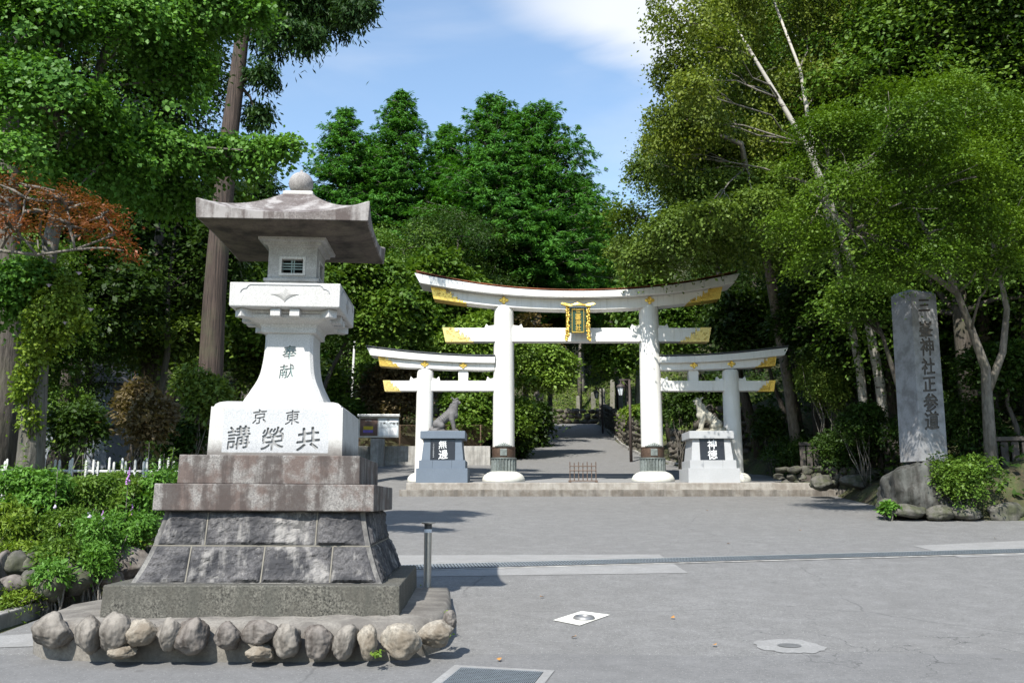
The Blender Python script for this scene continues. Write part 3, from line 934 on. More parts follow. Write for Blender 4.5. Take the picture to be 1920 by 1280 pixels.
# side gates
for sg in (-1, 1):
    xo = 5.32 * 0 + abs(xt(689, 655)) - .02               # outer tip
    xi = abs(colx[0]) + .28 if sg < 0 else colx[1] + .28
    L_ = xo - xi

    def rs(x, xi=xi, L_=L_): return .30 * max(0, (abs(x) - xi) / L_) ** 2.0
    k0 = lambda x: zt(680, -.33) + rs(x) * .9
    k1 = lambda x: zt(668, -.33) + rs(x) * 1.05
    s0 = lambda x: zt(693.5, -.21) + rs(x) * .62
    a, b = (-xo + .13, -xi) if sg < 0 else (xi, xo - .13)
    beam('top_lintel', M['white'], a, b, k0, k1, .33, .5 if sg < 0 else 0, .5 if sg > 0 else 0, 30, .03)
    a2, b2 = (a - .14, b) if sg < 0 else (a, b + .14)
    beam('roof_sheet', M['cap_metal'], a2, b2, lambda x: k1(x) + .02, lambda x: k1(x) + .055, .36, .3 if sg < 0 else 0, .3 if sg > 0 else 0, 30, .03, 0)
    a3, b3 = (a + .32, b - .02) if sg < 0 else (a + .02, b - .32)
    beam('lower_lintel', M['white'], a3, b3, s0, lambda x: k0(x) - .002, .21, .2 if sg < 0 else 0, .2 if sg > 0 else 0, 24)
    fitting('gilt_fitting', M['gold'], a3 - .02 if sg < 0 else b3 + .02, sg, .62, s0, k0, .21, .2, 6 + sg)
    t0 = lambda x: zt(732.5, -.15); t1 = lambda x: zt(713.5, -.15)
    xe = abs(xt(724, 720)) if sg < 0 else xt(1447, 720)
    a4, b4 = (-xe, -xi + .02) if sg < 0 else (xi - .02, xe)
    beam('tie_beam', M['white'], a4, b4, t0, t1, .15, .2 if sg < 0 else 0, .2 if sg > 0 else 0, 6)
    fitting('gilt_fitting', M['gold_pale'] if sg < 0 else M['gold'], sg * (xe + .015), sg, .5, t0, t1, .15, .2, 9 + sg)
    oc = ocx[0] if sg < 0 else ocx[1]
    xs = xt(869, 700) if sg < 0 else xt(1299, 700)
    m = MB(); m.prism([(xs - .155, t1(0)), (xs + .155, t1(0)), (xs + .165, s0(xs) - .08), (xs + .14, s0(xs)), (xs - .14, s0(xs)), (xs - .165, s0(xs) - .08)], -.13, .13)
    m.build('strut', M['white'], to, bevel=.01)
    diamond(xs, zt(686.5), -.22, .14); diamond(oc, zt(684), -.22, .14)
    for (wx, ws) in ((oc, -1), (oc, 1), ((colx[0] if sg < 0 else colx[1]), sg)):
        r_ = .24 if wx == oc else .31
        m = MB(); zz = t1(0)
        m.prism([(wx + ws * r_, zz), (wx + ws * (r_ + .26), zz), (wx + ws * (r_ + .22), zz + .15), (wx + ws * (r_ + .14), zz + .07), (wx + ws * r_, zz + .1)][::ws], -.1, .1)
        m.build('wedge', M['white'], to, bevel=.006)

# name plaque hanging at the middle
pk = P(1083.5, 602, Y0 - .62)
pl = thing('shrine_plaque', 'gilt framed dark green name plaque hanging at the middle of the white gate', 'plaque', tuple(pk))
U = .00164
m = MB(); m.box(-165 * U, 165 * U, -.03, .05, -235 * U, 270 * U); m.build('backboard', M['plaque_green'], pl, bevel=.008)
m = MB()
for (x0, x1, z0, z1) in ((-120, -110, -205, 225), (110, 120, -205, 225), (-120, 120, 225, 242), (-120, 120, -225, -205)):
    m.box(x0 * U, x1 * U, -.05, -.031, z0 * U, z1 * U)
m.build('inner_border', M['gold'], pl)
m = MB(); rr = random.Random(3)
for sg in (-1, 1):
    pts = [(sg * (205 + (14 if z < -250 else 0) + (25 if z < -320 else 0)) * U, -.03, z * U) for z in range(-370, 300, 30)]
    m.tube(pts, [.035 if z < -290 else .05 for z in range(-370, 300, 30)], 8)
    for z in range(-385, 330, 19):
        for _ in range(2):
            rr0 = rr.uniform(.022, .042)
            x = sg * ((200 if z > -280 else 215) + rr.uniform(-32, 32)) * U
            m.lathe([(0, -rr0), (rr0 * .7, -rr0 * .7), (rr0, 0), (rr0 * .7, rr0 * .7), (0, rr0)], 8, (x, -.07 + rr.uniform(-.02, .02), z * U))
    for z in range(-190, 230, 60):
        m.lathe([(0, -.014), (.014, 0), (0, .014)], 8, (sg * 140 * U, -.042, z * U))
for x in range(-110, 120, 44):
    for z in (255, -245): m.lathe([(0, -.015), (.015, 0), (0, .015)], 8, (x * U, -.042, z * U))
m.build('carved_frame', M['gold'], pl, True, auto=60)
m = MB(); n = 24; rings = []
for k in range(n + 1):
    t = -1 + 2 * k / n
    zz = 322 * U + .022 * math.cos(t * math.pi * 2) + .015 * t * t
    h = (.045 + .012 * math.cos(t * 9)) * (1 if abs(t) < .93 else .7)
    x = t * 340 * U
    rings.append([(x, -.16, zz - h * .6), (x, .05, zz - h), (x, .05, zz + h), (x, -.12, zz + h)])
m.rings(rings); m.build('canopy', M['gold'], pl, bevel=.01)
for ch, z, s in (('三', 180, 100), ('峯', 82, 108), ('神', -32, 104), ('社', -138, 100)):
    text('lettering', ch, s * U * 1.12, M['gold'], pl, (4 * U, -.04, z * U), depth=.014, bold=.03, wob=.02)
pl.rotation_euler = (R(8), 0, 0)

# ------------------------------------------------------------------ pedestals


def pedestal(name, label, cx, yf, z0, mat, plate):
    """stepped granite pedestal; front of the lowest course at yf"""
    s = .0166
    cy = yf + .80
    t = thing(name, label, 'pedestal', (cx, cy, z0), group='granite pedestals in front of the gate')
    m = MB(); m.stack([(.80, .80, -.05), (.795, .795, .44)]); m.build('base_course', mat, t, bevel=.008)
    m = MB()
    for a, b in ((-.72, -.30), (-.297, .297), (.30, .72)): m.box(a, b, -.70, .70, .442, .69)
    m.build('middle_course', mat, t, bevel=.006)
    m = MB(); m.stack([(.655, .62, .692), (.585, .55, 1.36)]); m.build('body', mat, t, bevel=.008)
    m = MB(); m.stack([(.70, .66, 1.362), (.70, .66, 1.60)]); m.build('cap', mat, t, bevel=.012)
    pn = MB(); a = math.atan2(.07, .668)
    pn.box(-.385, .385, -.014, .006, -.335, .335)
    p = pn.build('inscription_plate', M['black_stone'], t, bevel=.003)
    p.location = (.005, -.588, 1.027); p.rotation_euler = (-a, 0, 0)
    for ch, x, z, sz in plate:
        text('lettering', ch, sz, M['ink_white'] if sz > .1 else M['ink_grey'], p, (x, -.016, z), depth=.004, bold=0 if ch in '邊無' else .008, wob=.006 if sz > .1 else 0)
    return t


zP = tz(28.3)
pedestal('pedestal', 'dark blue grey granite pedestal with black plate, under the grey wolf', P(828.5, 880, 28.3).x, 28.25, zP, M['ped_blue'],
         [('無', 0, .155, .28), ('邊', .02, -.155, .31)] + [(c, -.285, .17 - i * .045, .045) for i, c in enumerate('三峯神社正参道京東神')])
pedestal('pedestal', 'pale grey granite pedestal with black plate, under the buff wolf', P(1338.5, 880, 28.3).x, 28.25, zP, M['ped_grey'],
         [('神', 0, .155, .31), ('徳', .0, -.16, .31)])

# ------------------------------------------------------------------ wolves: one continuous carved body each


def capsule(mb, a, b, ra, rb, n=14):
    a, b = Vector(a), Vector(b)
    d = b - a
    L0 = d.length
    t = d.normalized() if L0 > 1e-6 else Vector((0, 0, 1))
    pts, rad = [], []
    for k in range(6):
        th = math.pi / 2 * (1 - k / 5.0)
        pts.append(a - t * ra * math.sin(th)); rad.append(max(ra * math.cos(th), 1e-3))
    for k in range(6):
        th = math.pi / 2 * k / 5.0
        pts.append(b + t * rb * math.sin(th)); rad.append(max(rb * math.cos(th), 1e-3))
    u = t.orthogonal().normalized(); w = t.cross(u)
    mb.rings([[tuple(p + (u * math.cos(2 * math.pi * i / n) + w * math.sin(2 * math.pi * i / n)) * r) for i in range(n)] for p, r in zip(pts, rad)])


def wolf(name, label, loc, mat, face, open_mouth):
    """seated wolf; face=+1 looks towards +x"""
    m = MB()
    U = .00262
    def p(x, z, y=0): return ((x - 600) * U, y, (555 - z) * U)
    def c(x0, z0, r0, x1, z1, r1, y0=0, y1=None): capsule(m, p(x0, z0, y0), p(x1, z1, y0 if y1 is None else y1), r0 * U, r1 * U)
    # trunk: haunch, loin, rib cage, shoulder, chest, neck
    c(520, 478, 56, 575, 425, 52); c(575, 425, 52, 640, 365, 62); c(640, 365, 62, 700, 330, 66)
    c(700, 335, 64, 722, 352, 52); c(665, 322, 44, 722, 250, 46); c(712, 330, 56, 730, 240, 42); c(728, 262, 44, 735, 205, 38)
    # head, muzzle, jaw
    c(733, 195, 36, 752, 190, 33)
    if open_mouth:
        c(752, 184, 25, 795, 180, 16); c(797, 177, 13, 800, 178, 12); c(750, 205, 20, 788, 220, 10); c(775, 216, 10, 792, 216, 8)
    else:
        c(752, 196, 26, 786, 203, 19); c(788, 197, 13, 792, 199, 12); c(752, 212, 18, 782, 216, 12)
    for sy in (-1, 1):
        c(755, 178, 10, 768, 180, 8, sy * .055)                                         # brow
        c(725, 172, 15, 702, 146, 9, sy * .06, sy * .085); c(702, 146, 9, 684, 142, 4, sy * .085, sy * .095)   # ears laid back
        c(742, 168, 13, 752, 150, 8, sy * .055, sy * .07); c(752, 150, 8, 772, 146, 4, sy * .07, sy * .08)
        c(722, 205, 16, 705, 226, 8, sy * .075)                                          # cheek ruff
        # fore leg: shoulder, elbow, wrist, paw with toes
        c(692, 350, 44, 698, 410, 34, sy * .085, sy * .105); c(698, 405, 33, 716, 478, 23, sy * .105); c(716, 478, 25, 726, 530, 22, sy * .105)
        c(728, 536, 20, 762, 540, 15, sy * .105)
        for k in (-1, 0, 1): c(752, 540, 10, 772, 545, 8, sy * .105 + k * .028)
        # hind leg: thigh, shank back to the hock, foot lying forward
        c(520, 470, 56, 570, 488, 44, sy * .09, sy * .125); c(570, 490, 40, 520, 530, 24, sy * .125); c(500, 534, 22, 590, 536, 20, sy * .125)
        for k in (-1, 0, 1): c(585, 538, 11, 612, 543, 9, sy * .125 + k * .026)
        # ribs
        for k in range(6):
            x, z = 560 + k * 19, 398 - k * 15
            c(x - 22, z - 22 + 4, 7, x + 6, z + 26, 7, sy * .105, sy * .15); c(x + 6, z + 26, 7, x + 28, z + 56, 5, sy * .15, sy * .11)
    # backbone knobs and mane locks
    for k in range(12):
        x, z = 492 + k * 15, 438 - k * 11.5
        c(x - 14, z - 8, 10, x - 10, z - 4, 10)
    for k in range(7):
        for sy in (-1, 1):
            z = 225 + k * 20
            c(690 - k * 4, z, 15, 668 - k * 4, z + 26, 6, sy * .06, sy * .08)
            c(740 - k * 2, z + 18, 12, 752 - k * 3, z + 48, 5, sy * .05, sy * .04)
    # tail curled round the haunch
    c(482, 505, 24, 445, 528, 24, 0, -.08); c(445, 528, 24, 470, 540, 18, -.08, -.17); c(470, 540, 18, 520, 543, 11, -.17, -.22)
    me = bpy.data.meshes.new(name); me.from_pydata(m.v, [], m.f); me.update()
    o = bpy.data.objects.new(name, me); COL.objects.link(o)
    rm = o.modifiers.new('r', 'REMESH'); rm.mode = 'VOXEL'; rm.voxel_size = .0105
    sm = o.modifiers.new('s', 'SMOOTH'); sm.iterations = 3; sm.factor = .5
    bpy.context.view_layer.update()
    me2 = bpy.data.meshes.new_from_object(o.evaluated_get(bpy.context.evaluated_depsgraph_get()))
    bpy.data.objects.remove(o); bpy.data.meshes.remove(me)
    me2.name = name
    me2.polygons.foreach_set('use_smooth', [True] * len(me2.polygons))
    me2.materials.clear(); me2.materials.append(mat)
    t = thing(name, label, 'statue', loc, group='wolf statues on the pedestals')
    b = link(bpy.data.objects.new('wolf_body', me2), t)
    pm = MB(); pm.stack([(.50, .26, -.02), (.49, .25, .03)]); pm.build('plinth', mat, t, bevel=.01)
    t.scale = (face, 1, 1)
    return t


wolf('wolf_statue', 'grey bronze seated wolf with closed mouth facing right on a blue grey pedestal', (P(832, 800, 28.95).x, 29.02, zP + 1.62), M['wolf_bronze'], 1, False)
wolf('wolf_statue', 'buff stone seated wolf with open mouth facing left on a pale grey pedestal', (P(1334, 800, 28.95).x, 29.02, zP + 1.62), M['wolf_stone'], -1, True)

# ------------------------------------------------------------------ barrier in the middle of the gate
bq = P(1093.5, 901, 28.55)
br = thing('barrier', 'low red brown railing standing in the middle of the white gate', 'barrier', (bq.x, 28.6, tz(28.6)))
m = MB()
for k in range(7):
    x = -.405 + .81 * k / 6
    m.tube([(x, 0, .0 if k in (0, 6) else .06), (x, 0, .60 + (.0 if k % 2 else .03))], .016, 8)
m.build('upright', M['copper_wood'], br)
m = MB()
for z in (.36, .50): m.tube([(-.42, -.018, z), (.42, -.018, z)], .016, 8)
m.build('rail', M['copper_wood'], br)
m = MB(); m.box(-.46, .46, -.03, .03, .03, .065); m.box(-.44, -.38, -.2, .2, .0, .03); m.box(.38, .44, -.2, .2, .0, .03); m.build('foot', M['copper_wood'], br)

# ------------------------------------------------------------------ the stone lantern
M['finial'] = granite('grey_finial_granite', (0.4, 0.38, 0.36), 0.6, (0.17, 0.15, 0.14), 0.8, scale=60)
LX, LY = -2.43, 9.85
la = thing('stone_lantern', 'tall white granite lantern on a stepped dark stone base', 'lantern', (LX, LY, 0), R(2.6))
la.rotation_euler = (0, R(0.35), R(2.6))
LO = []


def lp(mb, name, mat, parent=la, **kw): return mb.build(name, mat, parent, **kw)


m = MB(); m.stack([(1.345, 1.345, .50), (1.335, 1.335, .84)]); lp(m, 'base_slab', M['slab_stone'], bevel=.012)
# rough-faced courses
PROF = [(1.155, .842), (1.10, .96), (1.055, 1.08), (1.022, 1.177), (.99, 1.30), (.966, 1.41), (.952, 1.50)]


def ph(z): return float(np.interp(z, [q[1] for q in PROF], [q[0] for q in PROF]))


m = MB(); m.stack([(h, h, z) for h, z in PROF]); core = lp(m, 'rubble_core', M['draft_stone'])
m = MB()
for side in range(4):
    rot = Matrix.Rotation(side * math.pi / 2, 4, 'Z')
    m.add([rot @ Vector(q) for q in ((-1.02, -ph(1.177) - .004, 1.171), (1.02, -ph(1.177) - .004, 1.171), (1.02, -ph(1.177) - .003, 1.183), (-1.02, -ph(1.177) - .003, 1.183))], [(0, 1, 2, 3)])
    for (z0, z1, jj) in ((.85, 1.17, (-.66, .03, .67)), (1.185, 1.485, (-.54, .5))):
        for j in jj:
            m.add([rot @ Vector(q) for q in ((j - .006, -ph(z0) - .004, z0), (j + .006, -ph(z0) - .004, z0), (j + .006, -ph(z1) - .004, z1), (j - .006, -ph(z1) - .004, z1))], [(0, 1, 2, 3)])
lp(m, 'pointing', M['mortar'])
for (z0, z1, jj, nm) in ((.850, 1.170, (-.66, .03, .67), 'rough_course'), (1.184, 1.492, (-.54, .5), 'rough_course')):
    m = MB()
    for side in range(4):
        rot = Matrix.Rotation(side * math.pi / 2, 4, 'Z')
        edges = [None] + list(jj) + [None]
        for k in range(len(edges) - 1):
            NXg, NZg = 44, 22
            vs = []; rs_ = random.Random(side * 17 + k + int(z0 * 100))
            off = Vector((rs_.uniform(-30, 30), rs_.uniform(-30, 30), 0)); amp = rs_.uniform(.035, .07)
            for b_i in range(NZg + 1):
                z = z0 + (z1 - z0) * b_i / NZg
                h = ph(z)
                xa = edges[k] + .009 if edges[k] is not None else -h + .045
                xb = edges[k + 1] - .009 if edges[k + 1] is not None else h - .045
                for a_i in range(NXg + 1):
                    u, v = a_i / NXg, b_i / NZg
                    x = xa + (xb - xa) * u
                    e = min(u * (xb - xa), (1 - u) * (xb - xa), v * (z1 - z0), (1 - v) * (z1 - z0))
                    mask = min(1, e / .028)
                    n1 = noise.noise(Vector((x * 2.4, z * 2.4, side)) + off) ; n2 = noise.noise(Vector((x * 7, z * 9, side)) + off); n3 = noise.noise(Vector((x * 19, z * 22, side)) + off)
                    d = mask ** .8 * (.006 + amp * (.18 + .6 * n1) + .020 * abs(n2) + .013 * n3 + .006 * noise.noise(Vector((x * 45, z * 50, side)) + off))
                    vs.append(tuple(rot @ Vector((x, -h - max(d, -.004) - .002, z))))
            fs = [(j * (NXg + 1) + i, j * (NXg + 1) + i + 1, (j + 1) * (NXg + 1) + i + 1, (j + 1) * (NXg + 1) + i) for j in range(NZg) for i in range(NXg)]
            m.add(vs, fs)
    lp(m, nm, M['rubble_stone'])
m = MB(); m.stack([(1.047, 1.047, 1.502), (1.044, 1.044, 1.757)]); lp(m, 'lower_tier', M['tier_stone'], bevel=.01)
m = MB(); m.stack([(.884, .884, 1.759), (.880, .880, 2.039)]); lp(m, 'upper_tier', M['tier_stone'], bevel=.01)
m = MB(); m.stack([(.672, .672, 2.041), (.662, .662, 2.535)]); bx_ = lp(m, 'inscribed_block', M['granite_box'])
engrave(bx_, [(ch, s, (x, -.672 + (z - 2.041) * .0202, z), R(-1.15), b_, 1.0) for ch, x, z, s, b_ in (('京', -.172, 2.438, .155, .012), ('東', .158, 2.432, .155, .012), ('講', -.37, 2.225, .245, .014), ('榮', -.03, 2.215, .245, .014), ('共', .325, 2.215, .245, .022))], M['carve'])
m = MB(); m.stack([(.64, .64, 2.536), (.632, .632, 2.56), (.60, .60, 2.585), (.54, .54, 2.602), (.45, .45, 2.605)]); lp(m, 'block_moulding', M['granite_white'])
SP = [(.42, 2.606), (.415, 2.635), (.385, 2.69), (.36, 2.745), (.33, 2.805), (.305, 2.865), (.286, 2.93), (.273, 3.01), (.263, 3.10), (.257, 3.19), (.254, 3.29), (.256, 3.365)]
zz = np.linspace(2.606, 3.365, 70); hh = np.interp(zz, [q[1] for q in SP], [q[0] for q in SP])
hh[1:-1] = (hh[:-2] + hh[1:-1] + hh[2:]) / 3
m = MB(); n_ = []
for h, z in zip(hh, zz):
    ch = .03 + .02 * (h - .25) / .2                            # chamfered corners
    n_.append([(-h + ch, -h, z), (h - ch, -h, z), (h, -h + ch, z), (h, h - ch, z), (h - ch, h, z), (-h + ch, h, z), (-h, h - ch, z), (-h, -h + ch, z)])
m.rings(n_); sh_ = lp(m, 'shaft', M['granite_white'], smooth=True, auto=25)
engrave(sh_, [('奉', .155, (.015, -.2595, 3.165), R(-4), .012, 1), ('献', .165, (.0, -.281, 2.955), R(-11), .006, 1)], M['carve_pale'], .012)
sh_.data.polygons.foreach_set('use_smooth', [False] * len(sh_.data.polygons))
m = MB(); m.stack([(.262, .262, 3.366), (.29, .29, 3.375), (.292, .292, 3.43), (.31, .31, 3.462)]); lp(m, 'capital', M['granite_white'])
m = MB(); m.stack([(.31, .31, 3.463), (.40, .40, 3.49), (.425, .425, 3.51), (.43, .43, 3.525), (.43, .43, 3.545), (.415, .415, 3.548), (.44, .44, 3.555), (.44, .44, 3.588)]); lp(m, 'bracket', M['granite_white'])
for side in range(4):
    rot = Matrix.Rotation(side * math.pi / 2, 4, 'Z')
    for x in (-.10, .10):
        m = MB(); m.box(x - .052, x + .052, -.535, -.40, 3.505, 3.587, rot); lp(m, 'corbel', M['granite_white'], bevel=.006)
    m = MB(); rot2 = Matrix.Rotation(side * math.pi / 2 + math.pi / 4, 4, 'Z'); m.box(-.055, .055, -.70, -.5, 3.50, 3.587, rot2); lp(m, 'corbel', M['granite_white'], bevel=.006)
m = MB(); m.stack([(.56, .56, 3.59), (.573, .573, 3.60), (.575, .575, 3.852)]); pf = lp(m, 'platform', M['granite_white'], bevel=.008)
for side in range(4):
    rot = Matrix.Rotation(side * math.pi / 2, 4, 'Z')
    m = MB()
    pts = []
    for k in range(40):                                        # curved lozenge
        a = 2 * math.pi * k / 40; q = abs(math.cos(a)) ** 2.9, abs(math.sin(a)) ** 2.9
        pts.append((math.copysign(q[0], math.cos(a)) * .145, math.copysign(q[1], math.sin(a)) * .085))
    m.rings([[tuple(rot @ Vector((x * f, -.575 - d, 3.727 + z * f))) for x, z in pts] for f, d in ((1, -.004), (1, .004), (.55, .012))])
    m.build('lozenge', M['granite_lamp'], pf)
    m = MB()
    for sg in (-1, 1):
        m.tube([rot @ Vector((sg * x, -.577, z)) for x, z in ((0, 3.828), (.36, 3.828), (.385, 3.815), (.40, 3.79), (.43, 3.785), (.455, 3.765), (.46, 3.745))], .0055, 6)
    m.build('cloud_border', M['granite_panel'], pf)
m = MB(); m.stack([(.30, .30, 3.853), (.285, .285, 3.875), (.283, .283, 3.935)]); 
ft = lp(m, 'lamp_foot', M['granite_lamp'])
m = MB()
for side in range(4):
    rot = Matrix.Rotation(side * math.pi / 2, 4, 'Z')
    for a, b in ((-.235, -.03), (.03, .235)): m.box(a, b, -.2875, -.285, 3.882, 3.93, rot)
m.build('recess_shade', M['carve'], ft)  # raised darker sheets; the shade of sunk fields is put into their colour
m = MB(); m.stack([(.298, .298, 3.936), (.298, .298, 3.972)]); lp(m, 'sill', M['granite_lamp'], bevel=.006)
# lamp chamber: four walls with a window opening in each
m = MB()
wx, wz0, wz1, hb = .115, 4.035, 4.19, .262
for side in range(4):
    rot = Matrix.Rotation(side * math.pi / 2, 4, 'Z')
    m.box(-hb, -wx, -hb, -hb + .09, 3.973, 4.32, rot); m.box(wx, hb - .0905, -hb, -hb + .09, 3.973, 4.32, rot)
    m.box(-wx, wx, -hb, -hb + .09, 3.973, wz0, rot); m.box(-wx, wx, -hb, -hb + .09, wz1, 4.32, rot)
ch_ = lp(m, 'lamp_chamber', M['granite_lamp'])
m = MB(); m.box(-.16, .16, -.16, .16, 3.98, 4.3); m.build('dark_core', M['dark'], ch_)  # solid block; the chamber's inner darkness is put into its colour
for side in range(4):
    rot = Matrix.Rotation(side * math.pi / 2, 4, 'Z')
    m = MB()
    for (a, b, c_, d_) in ((-.142, -.115, 4.008, 4.217), (.115, .142, 4.008, 4.217), (-.115, .115, 4.008, 4.033), (-.115, .115, 4.192, 4.217)): m.box(a, b, -hb - .012, -hb - .0005, c_, d_, rot)
    w_ = m.build('window_frame', M['granite_box'], ch_)
    m = MB()
    for x in (-.013, .013): m.box(x - .006, x + .006, -hb + .03, -hb + .038, wz0, wz1, rot)
    for z in (4.085, 4.115, 4.145): m.box(-wx, wx, -hb + .02, -hb + .028, z - .0055, z + .0055, rot)
    m.build('lattice', M['lattice'], w_)
m = MB(); m.stack([(.268, .268, 4.321), (.275, .275, 4.335), (.31, .31, 4.345), (.315, .315, 4.375), (.36, .36, 4.385), (.365, .365, 4.415)]); lp(m, 'eave_moulding', M['granite_lamp'])
# roof
m = MB(); rings = []; NS = 14; HR = .865


def sq(h, zf, lift=0.0, out=0.0):
    r = []
    for side in range(4):
        rot = Matrix.Rotation(side * math.pi / 2, 4, 'Z')
        for k in range(NS):
            t = -1 + 2 * k / NS
            e = abs(t) ** 2.6
            r.append(tuple(rot @ Vector((t * h * (1 + out * e), -h * (1 + out * e), zf + lift * e))))
    return r


sof = MB(); sof.rings([sq(.30, 4.416), sq(.55, 4.422), sq(.72, 4.434), sq(HR - .02, 4.452, -.005, .012), sq(HR - .02, 4.47, -.005, .012), sq(.3, 4.47)])
rings.append(sq(.3, 4.4715)); rings.append(sq(HR - .019, 4.4715, -.005, .012)); rings.append(sq(HR - .018, 4.456, -.005, .012)); rings.append(sq(HR, 4.460, -.005, .012))
rings.append(sq(HR + .002, 4.530, .125, .024)); rings.append(sq(HR - .012, 4.540, .125, .024))
for k in range(1, 15):
    s = k / 14
    h = HR - (HR - .165) * s
    z = 4.54 + .43 * (s ** 1.75 * .72 + .28 * s)
    rings.append(sq(h, z, .125 * (1 - s) ** 1.6, .022 * (1 - s)))
m.rings(rings); rf_ = lp(m, 'roof', M['roof_stone'], smooth=True, auto=28)
sof.build('soffit', M['soffit'], rf_, True, auto=28)
m = MB(); m.stack([(.165, .165, 4.95), (.168, .168, 5.0), (.15, .15, 5.012)]); lp(m, 'finial_base', M['granite_box'], bevel=.006)
m = MB()
prof = [(.10, 5.012), (.075, 5.03)] + [(.137 * math.sin(math.pi * (.12 + .83 * k / 18)), 5.142 - .137 * math.cos(math.pi * (.12 + .83 * k / 18))) for k in range(19)] + [(.018, 5.29), (.016, 5.305), (0, 5.315)]
m.lathe(prof, 32); lp(m, 'finial', M['finial'], smooth=True, auto=50)

# island of mortar and cobbles round the lantern
kb_ = thing('cobble_kerb', 'low mortared kerb of upright round cobbles in front of stone lantern', 'kerb', (LX, 8.05, .2))
out_ = [(-4.3, 8.50), (-4.1, 8.28), (-3.6, 8.19), (-2.6, 8.17), (-1.6, 8.17), (-1.05, 8.22), (-.8, 8.36), (-.66, 8.62), (-.62, 9.2), (-.66, 10.2), (-.75, 11.35), (-4.3, 11.5), (-4.5, 9.5)]
m = MB()
rr = random.Random(2)


def ring_at(f, z):
    r = []
    for i in range(len(out_)):
        a, b = Vector(out_[i]), Vector(out_[(i + 1) % len(out_)])
        for t in (0, .25, .5, .75):
            q = a.lerp(b, t); d = (q - Vector((-2.5, 9.8))).normalized()
            q = q + d * f
            r.append((q.x - LX, q.y - 8.05, z - .2 + rr.uniform(-.012, .012)))
    return r


m.rings([ring_at(.0, .1), ring_at(.0, .25), ring_at(.01, .38), ring_at(.0, .50), ring_at(-.05, .555), ring_at(-.5, .575)])
m.build('mortar_bed', M['bed_mortar'], kb_, True, auto=60)
STN = [(100, 1182, 36, 32, 0, 8), (166, 1187, 24, 35, 0, 12), (215, 1183, 30, 37, 0, 10), (268, 1182, 30, 28, 1, 30), (317, 1186, 24, 33, 0, 20), (361, 1190, 34, 34, 2, 0),
       (427, 1190, 27, 26, 2, 30), (487, 1184, 31, 24, 2, 0), (540, 1198, 25, 35, 0, 0), (595, 1200, 28, 32, 2, 10), (649, 1202, 24, 32, 0, 20), (690, 1202, 19, 32, 1, 4),
       (750, 1200, 38, 32, 1, 15), (818, 1185, 34, 24, 1, 5), (232, 1220, 26, 13, 1, 0), (290, 1219, 26, 13, 0, 0), (488, 1222, 28, 15, 1, 0), (425, 1219, 20, 12, 0, 20), (398, 1222, 18, 10, 1, 0), (612, 1226, 30, 9, 0, 0),
       (842, 1160, 14, 20, 2, 0), (790, 1216, 30, 15, 0, 0)]
for i, (px, py, rx, ry, mt, ang) in enumerate(STN):
    if i in (15, 17, 18, 19, 21): continue
    py += 1
    Yb = 8.03 + max(0, px - 770) * .0045
    if px < 130: Yb += .15
    c = P(px, py, Yb); s = PXM(py, Yb)
    m = MB(); rock_shape(m, (0, 0, 0), (rx * s * 1.04, .14, ry * s * 1.0), 100 + i, 5, .17, Matrix.Rotation(R(-ang if i % 2 else ang), 3, 'Y'), 1.2)
    o = m.build('cobble', M['boulder'][mt], kb_, True); o.location = (c.x - LX, c.y - 8.05, c.z - .2)

# ------------------------------------------------------------------ foliage


def unit(a): return a / np.maximum(np.linalg.norm(a, axis=-1, keepdims=True), 1e-9)


def leaf_mesh(name, C, T, N, Ln, Wd, rnd, mat, parent=None, fold=0.18):
    """one mesh of many small leaf faces; C centres, T lengthwise, N facing"""
    n = len(C)
    T = unit(T - N * (T * N).sum(-1, keepdims=True)); B = np.cross(N, T)
    Ln = np.broadcast_to(np.asarray(Ln, float), (n,))[:, None]; Wd = np.broadcast_to(np.asarray(Wd, float), (n,))[:, None]
    v = np.stack([C - T * Ln * .5, C + B * Wd * .5 + N * Wd * fold + T * Ln * .08, C + T * Ln * .5, C - B * Wd * .5 + N * Wd * fold + T * Ln * .08], 1).reshape(-1, 3)
    me = bpy.data.meshes.new(name)
    me.vertices.add(4 * n); me.vertices.foreach_set('co', v.astype(np.float32).ravel())
    me.loops.add(4 * n); me.loops.foreach_set('vertex_index', np.arange(4 * n, dtype=np.int32))
    me.polygons.add(n); me.polygons.foreach_set('loop_start', np.arange(0, 4 * n, 4, dtype=np.int32))
    me.update(calc_edges=True)
    at = me.attributes.new('rnd', 'FLOAT', 'FACE'); at.data.foreach_set('value', np.clip(rnd, 0, 1).astype(np.float32))
    me.materials.append(mat)
    o = bpy.data.objects.new(name, me)
    return link(o, parent)


def lobes_pts(rng, lobes, n_clump, shell=.55, gap=.0, gfreq=.5, under=.35):
    """clump centres and outward directions spread through a union of ellipsoids"""
    L_ = np.array(lobes, float)
    w = (L_[:, 3] * L_[:, 4] * L_[:, 5]) ** .667; w /= w.sum()
    m = int(n_clump * 1.8) + 10
    li = rng.choice(len(L_), m, p=w)
    d = unit(rng.normal(size=(m, 3)))
    flip = (d[:, 2] < 0) & (rng.random(m) > under)
    d[flip, 2] *= -1
    rad = 1 - (1 - shell) * rng.random(m) ** 1.4
    rad = rad * (1 + .10 * rng.normal(size=m))
    c = L_[li, :3] + d * L_[li, 3:6] * rad[:, None]
    # drop clumps sunk well inside another lobe, and open gaps
    q = ((c[:, None, :] - L_[None, :, :3]) / L_[None, :, 3:6])
    inside = ((q ** 2).sum(-1) < .30).any(1)
    keep = ~inside | (rng.random(m) < .25)
    if gap > 0:
        off = rng.uniform(-90, 90, 3)
        nz = np.array([noise.noise(Vector(p * gfreq + off)) for p in c])
        keep &= nz > (gap - .5)
    return c[keep][:n_clump], d[keep][:n_clump]


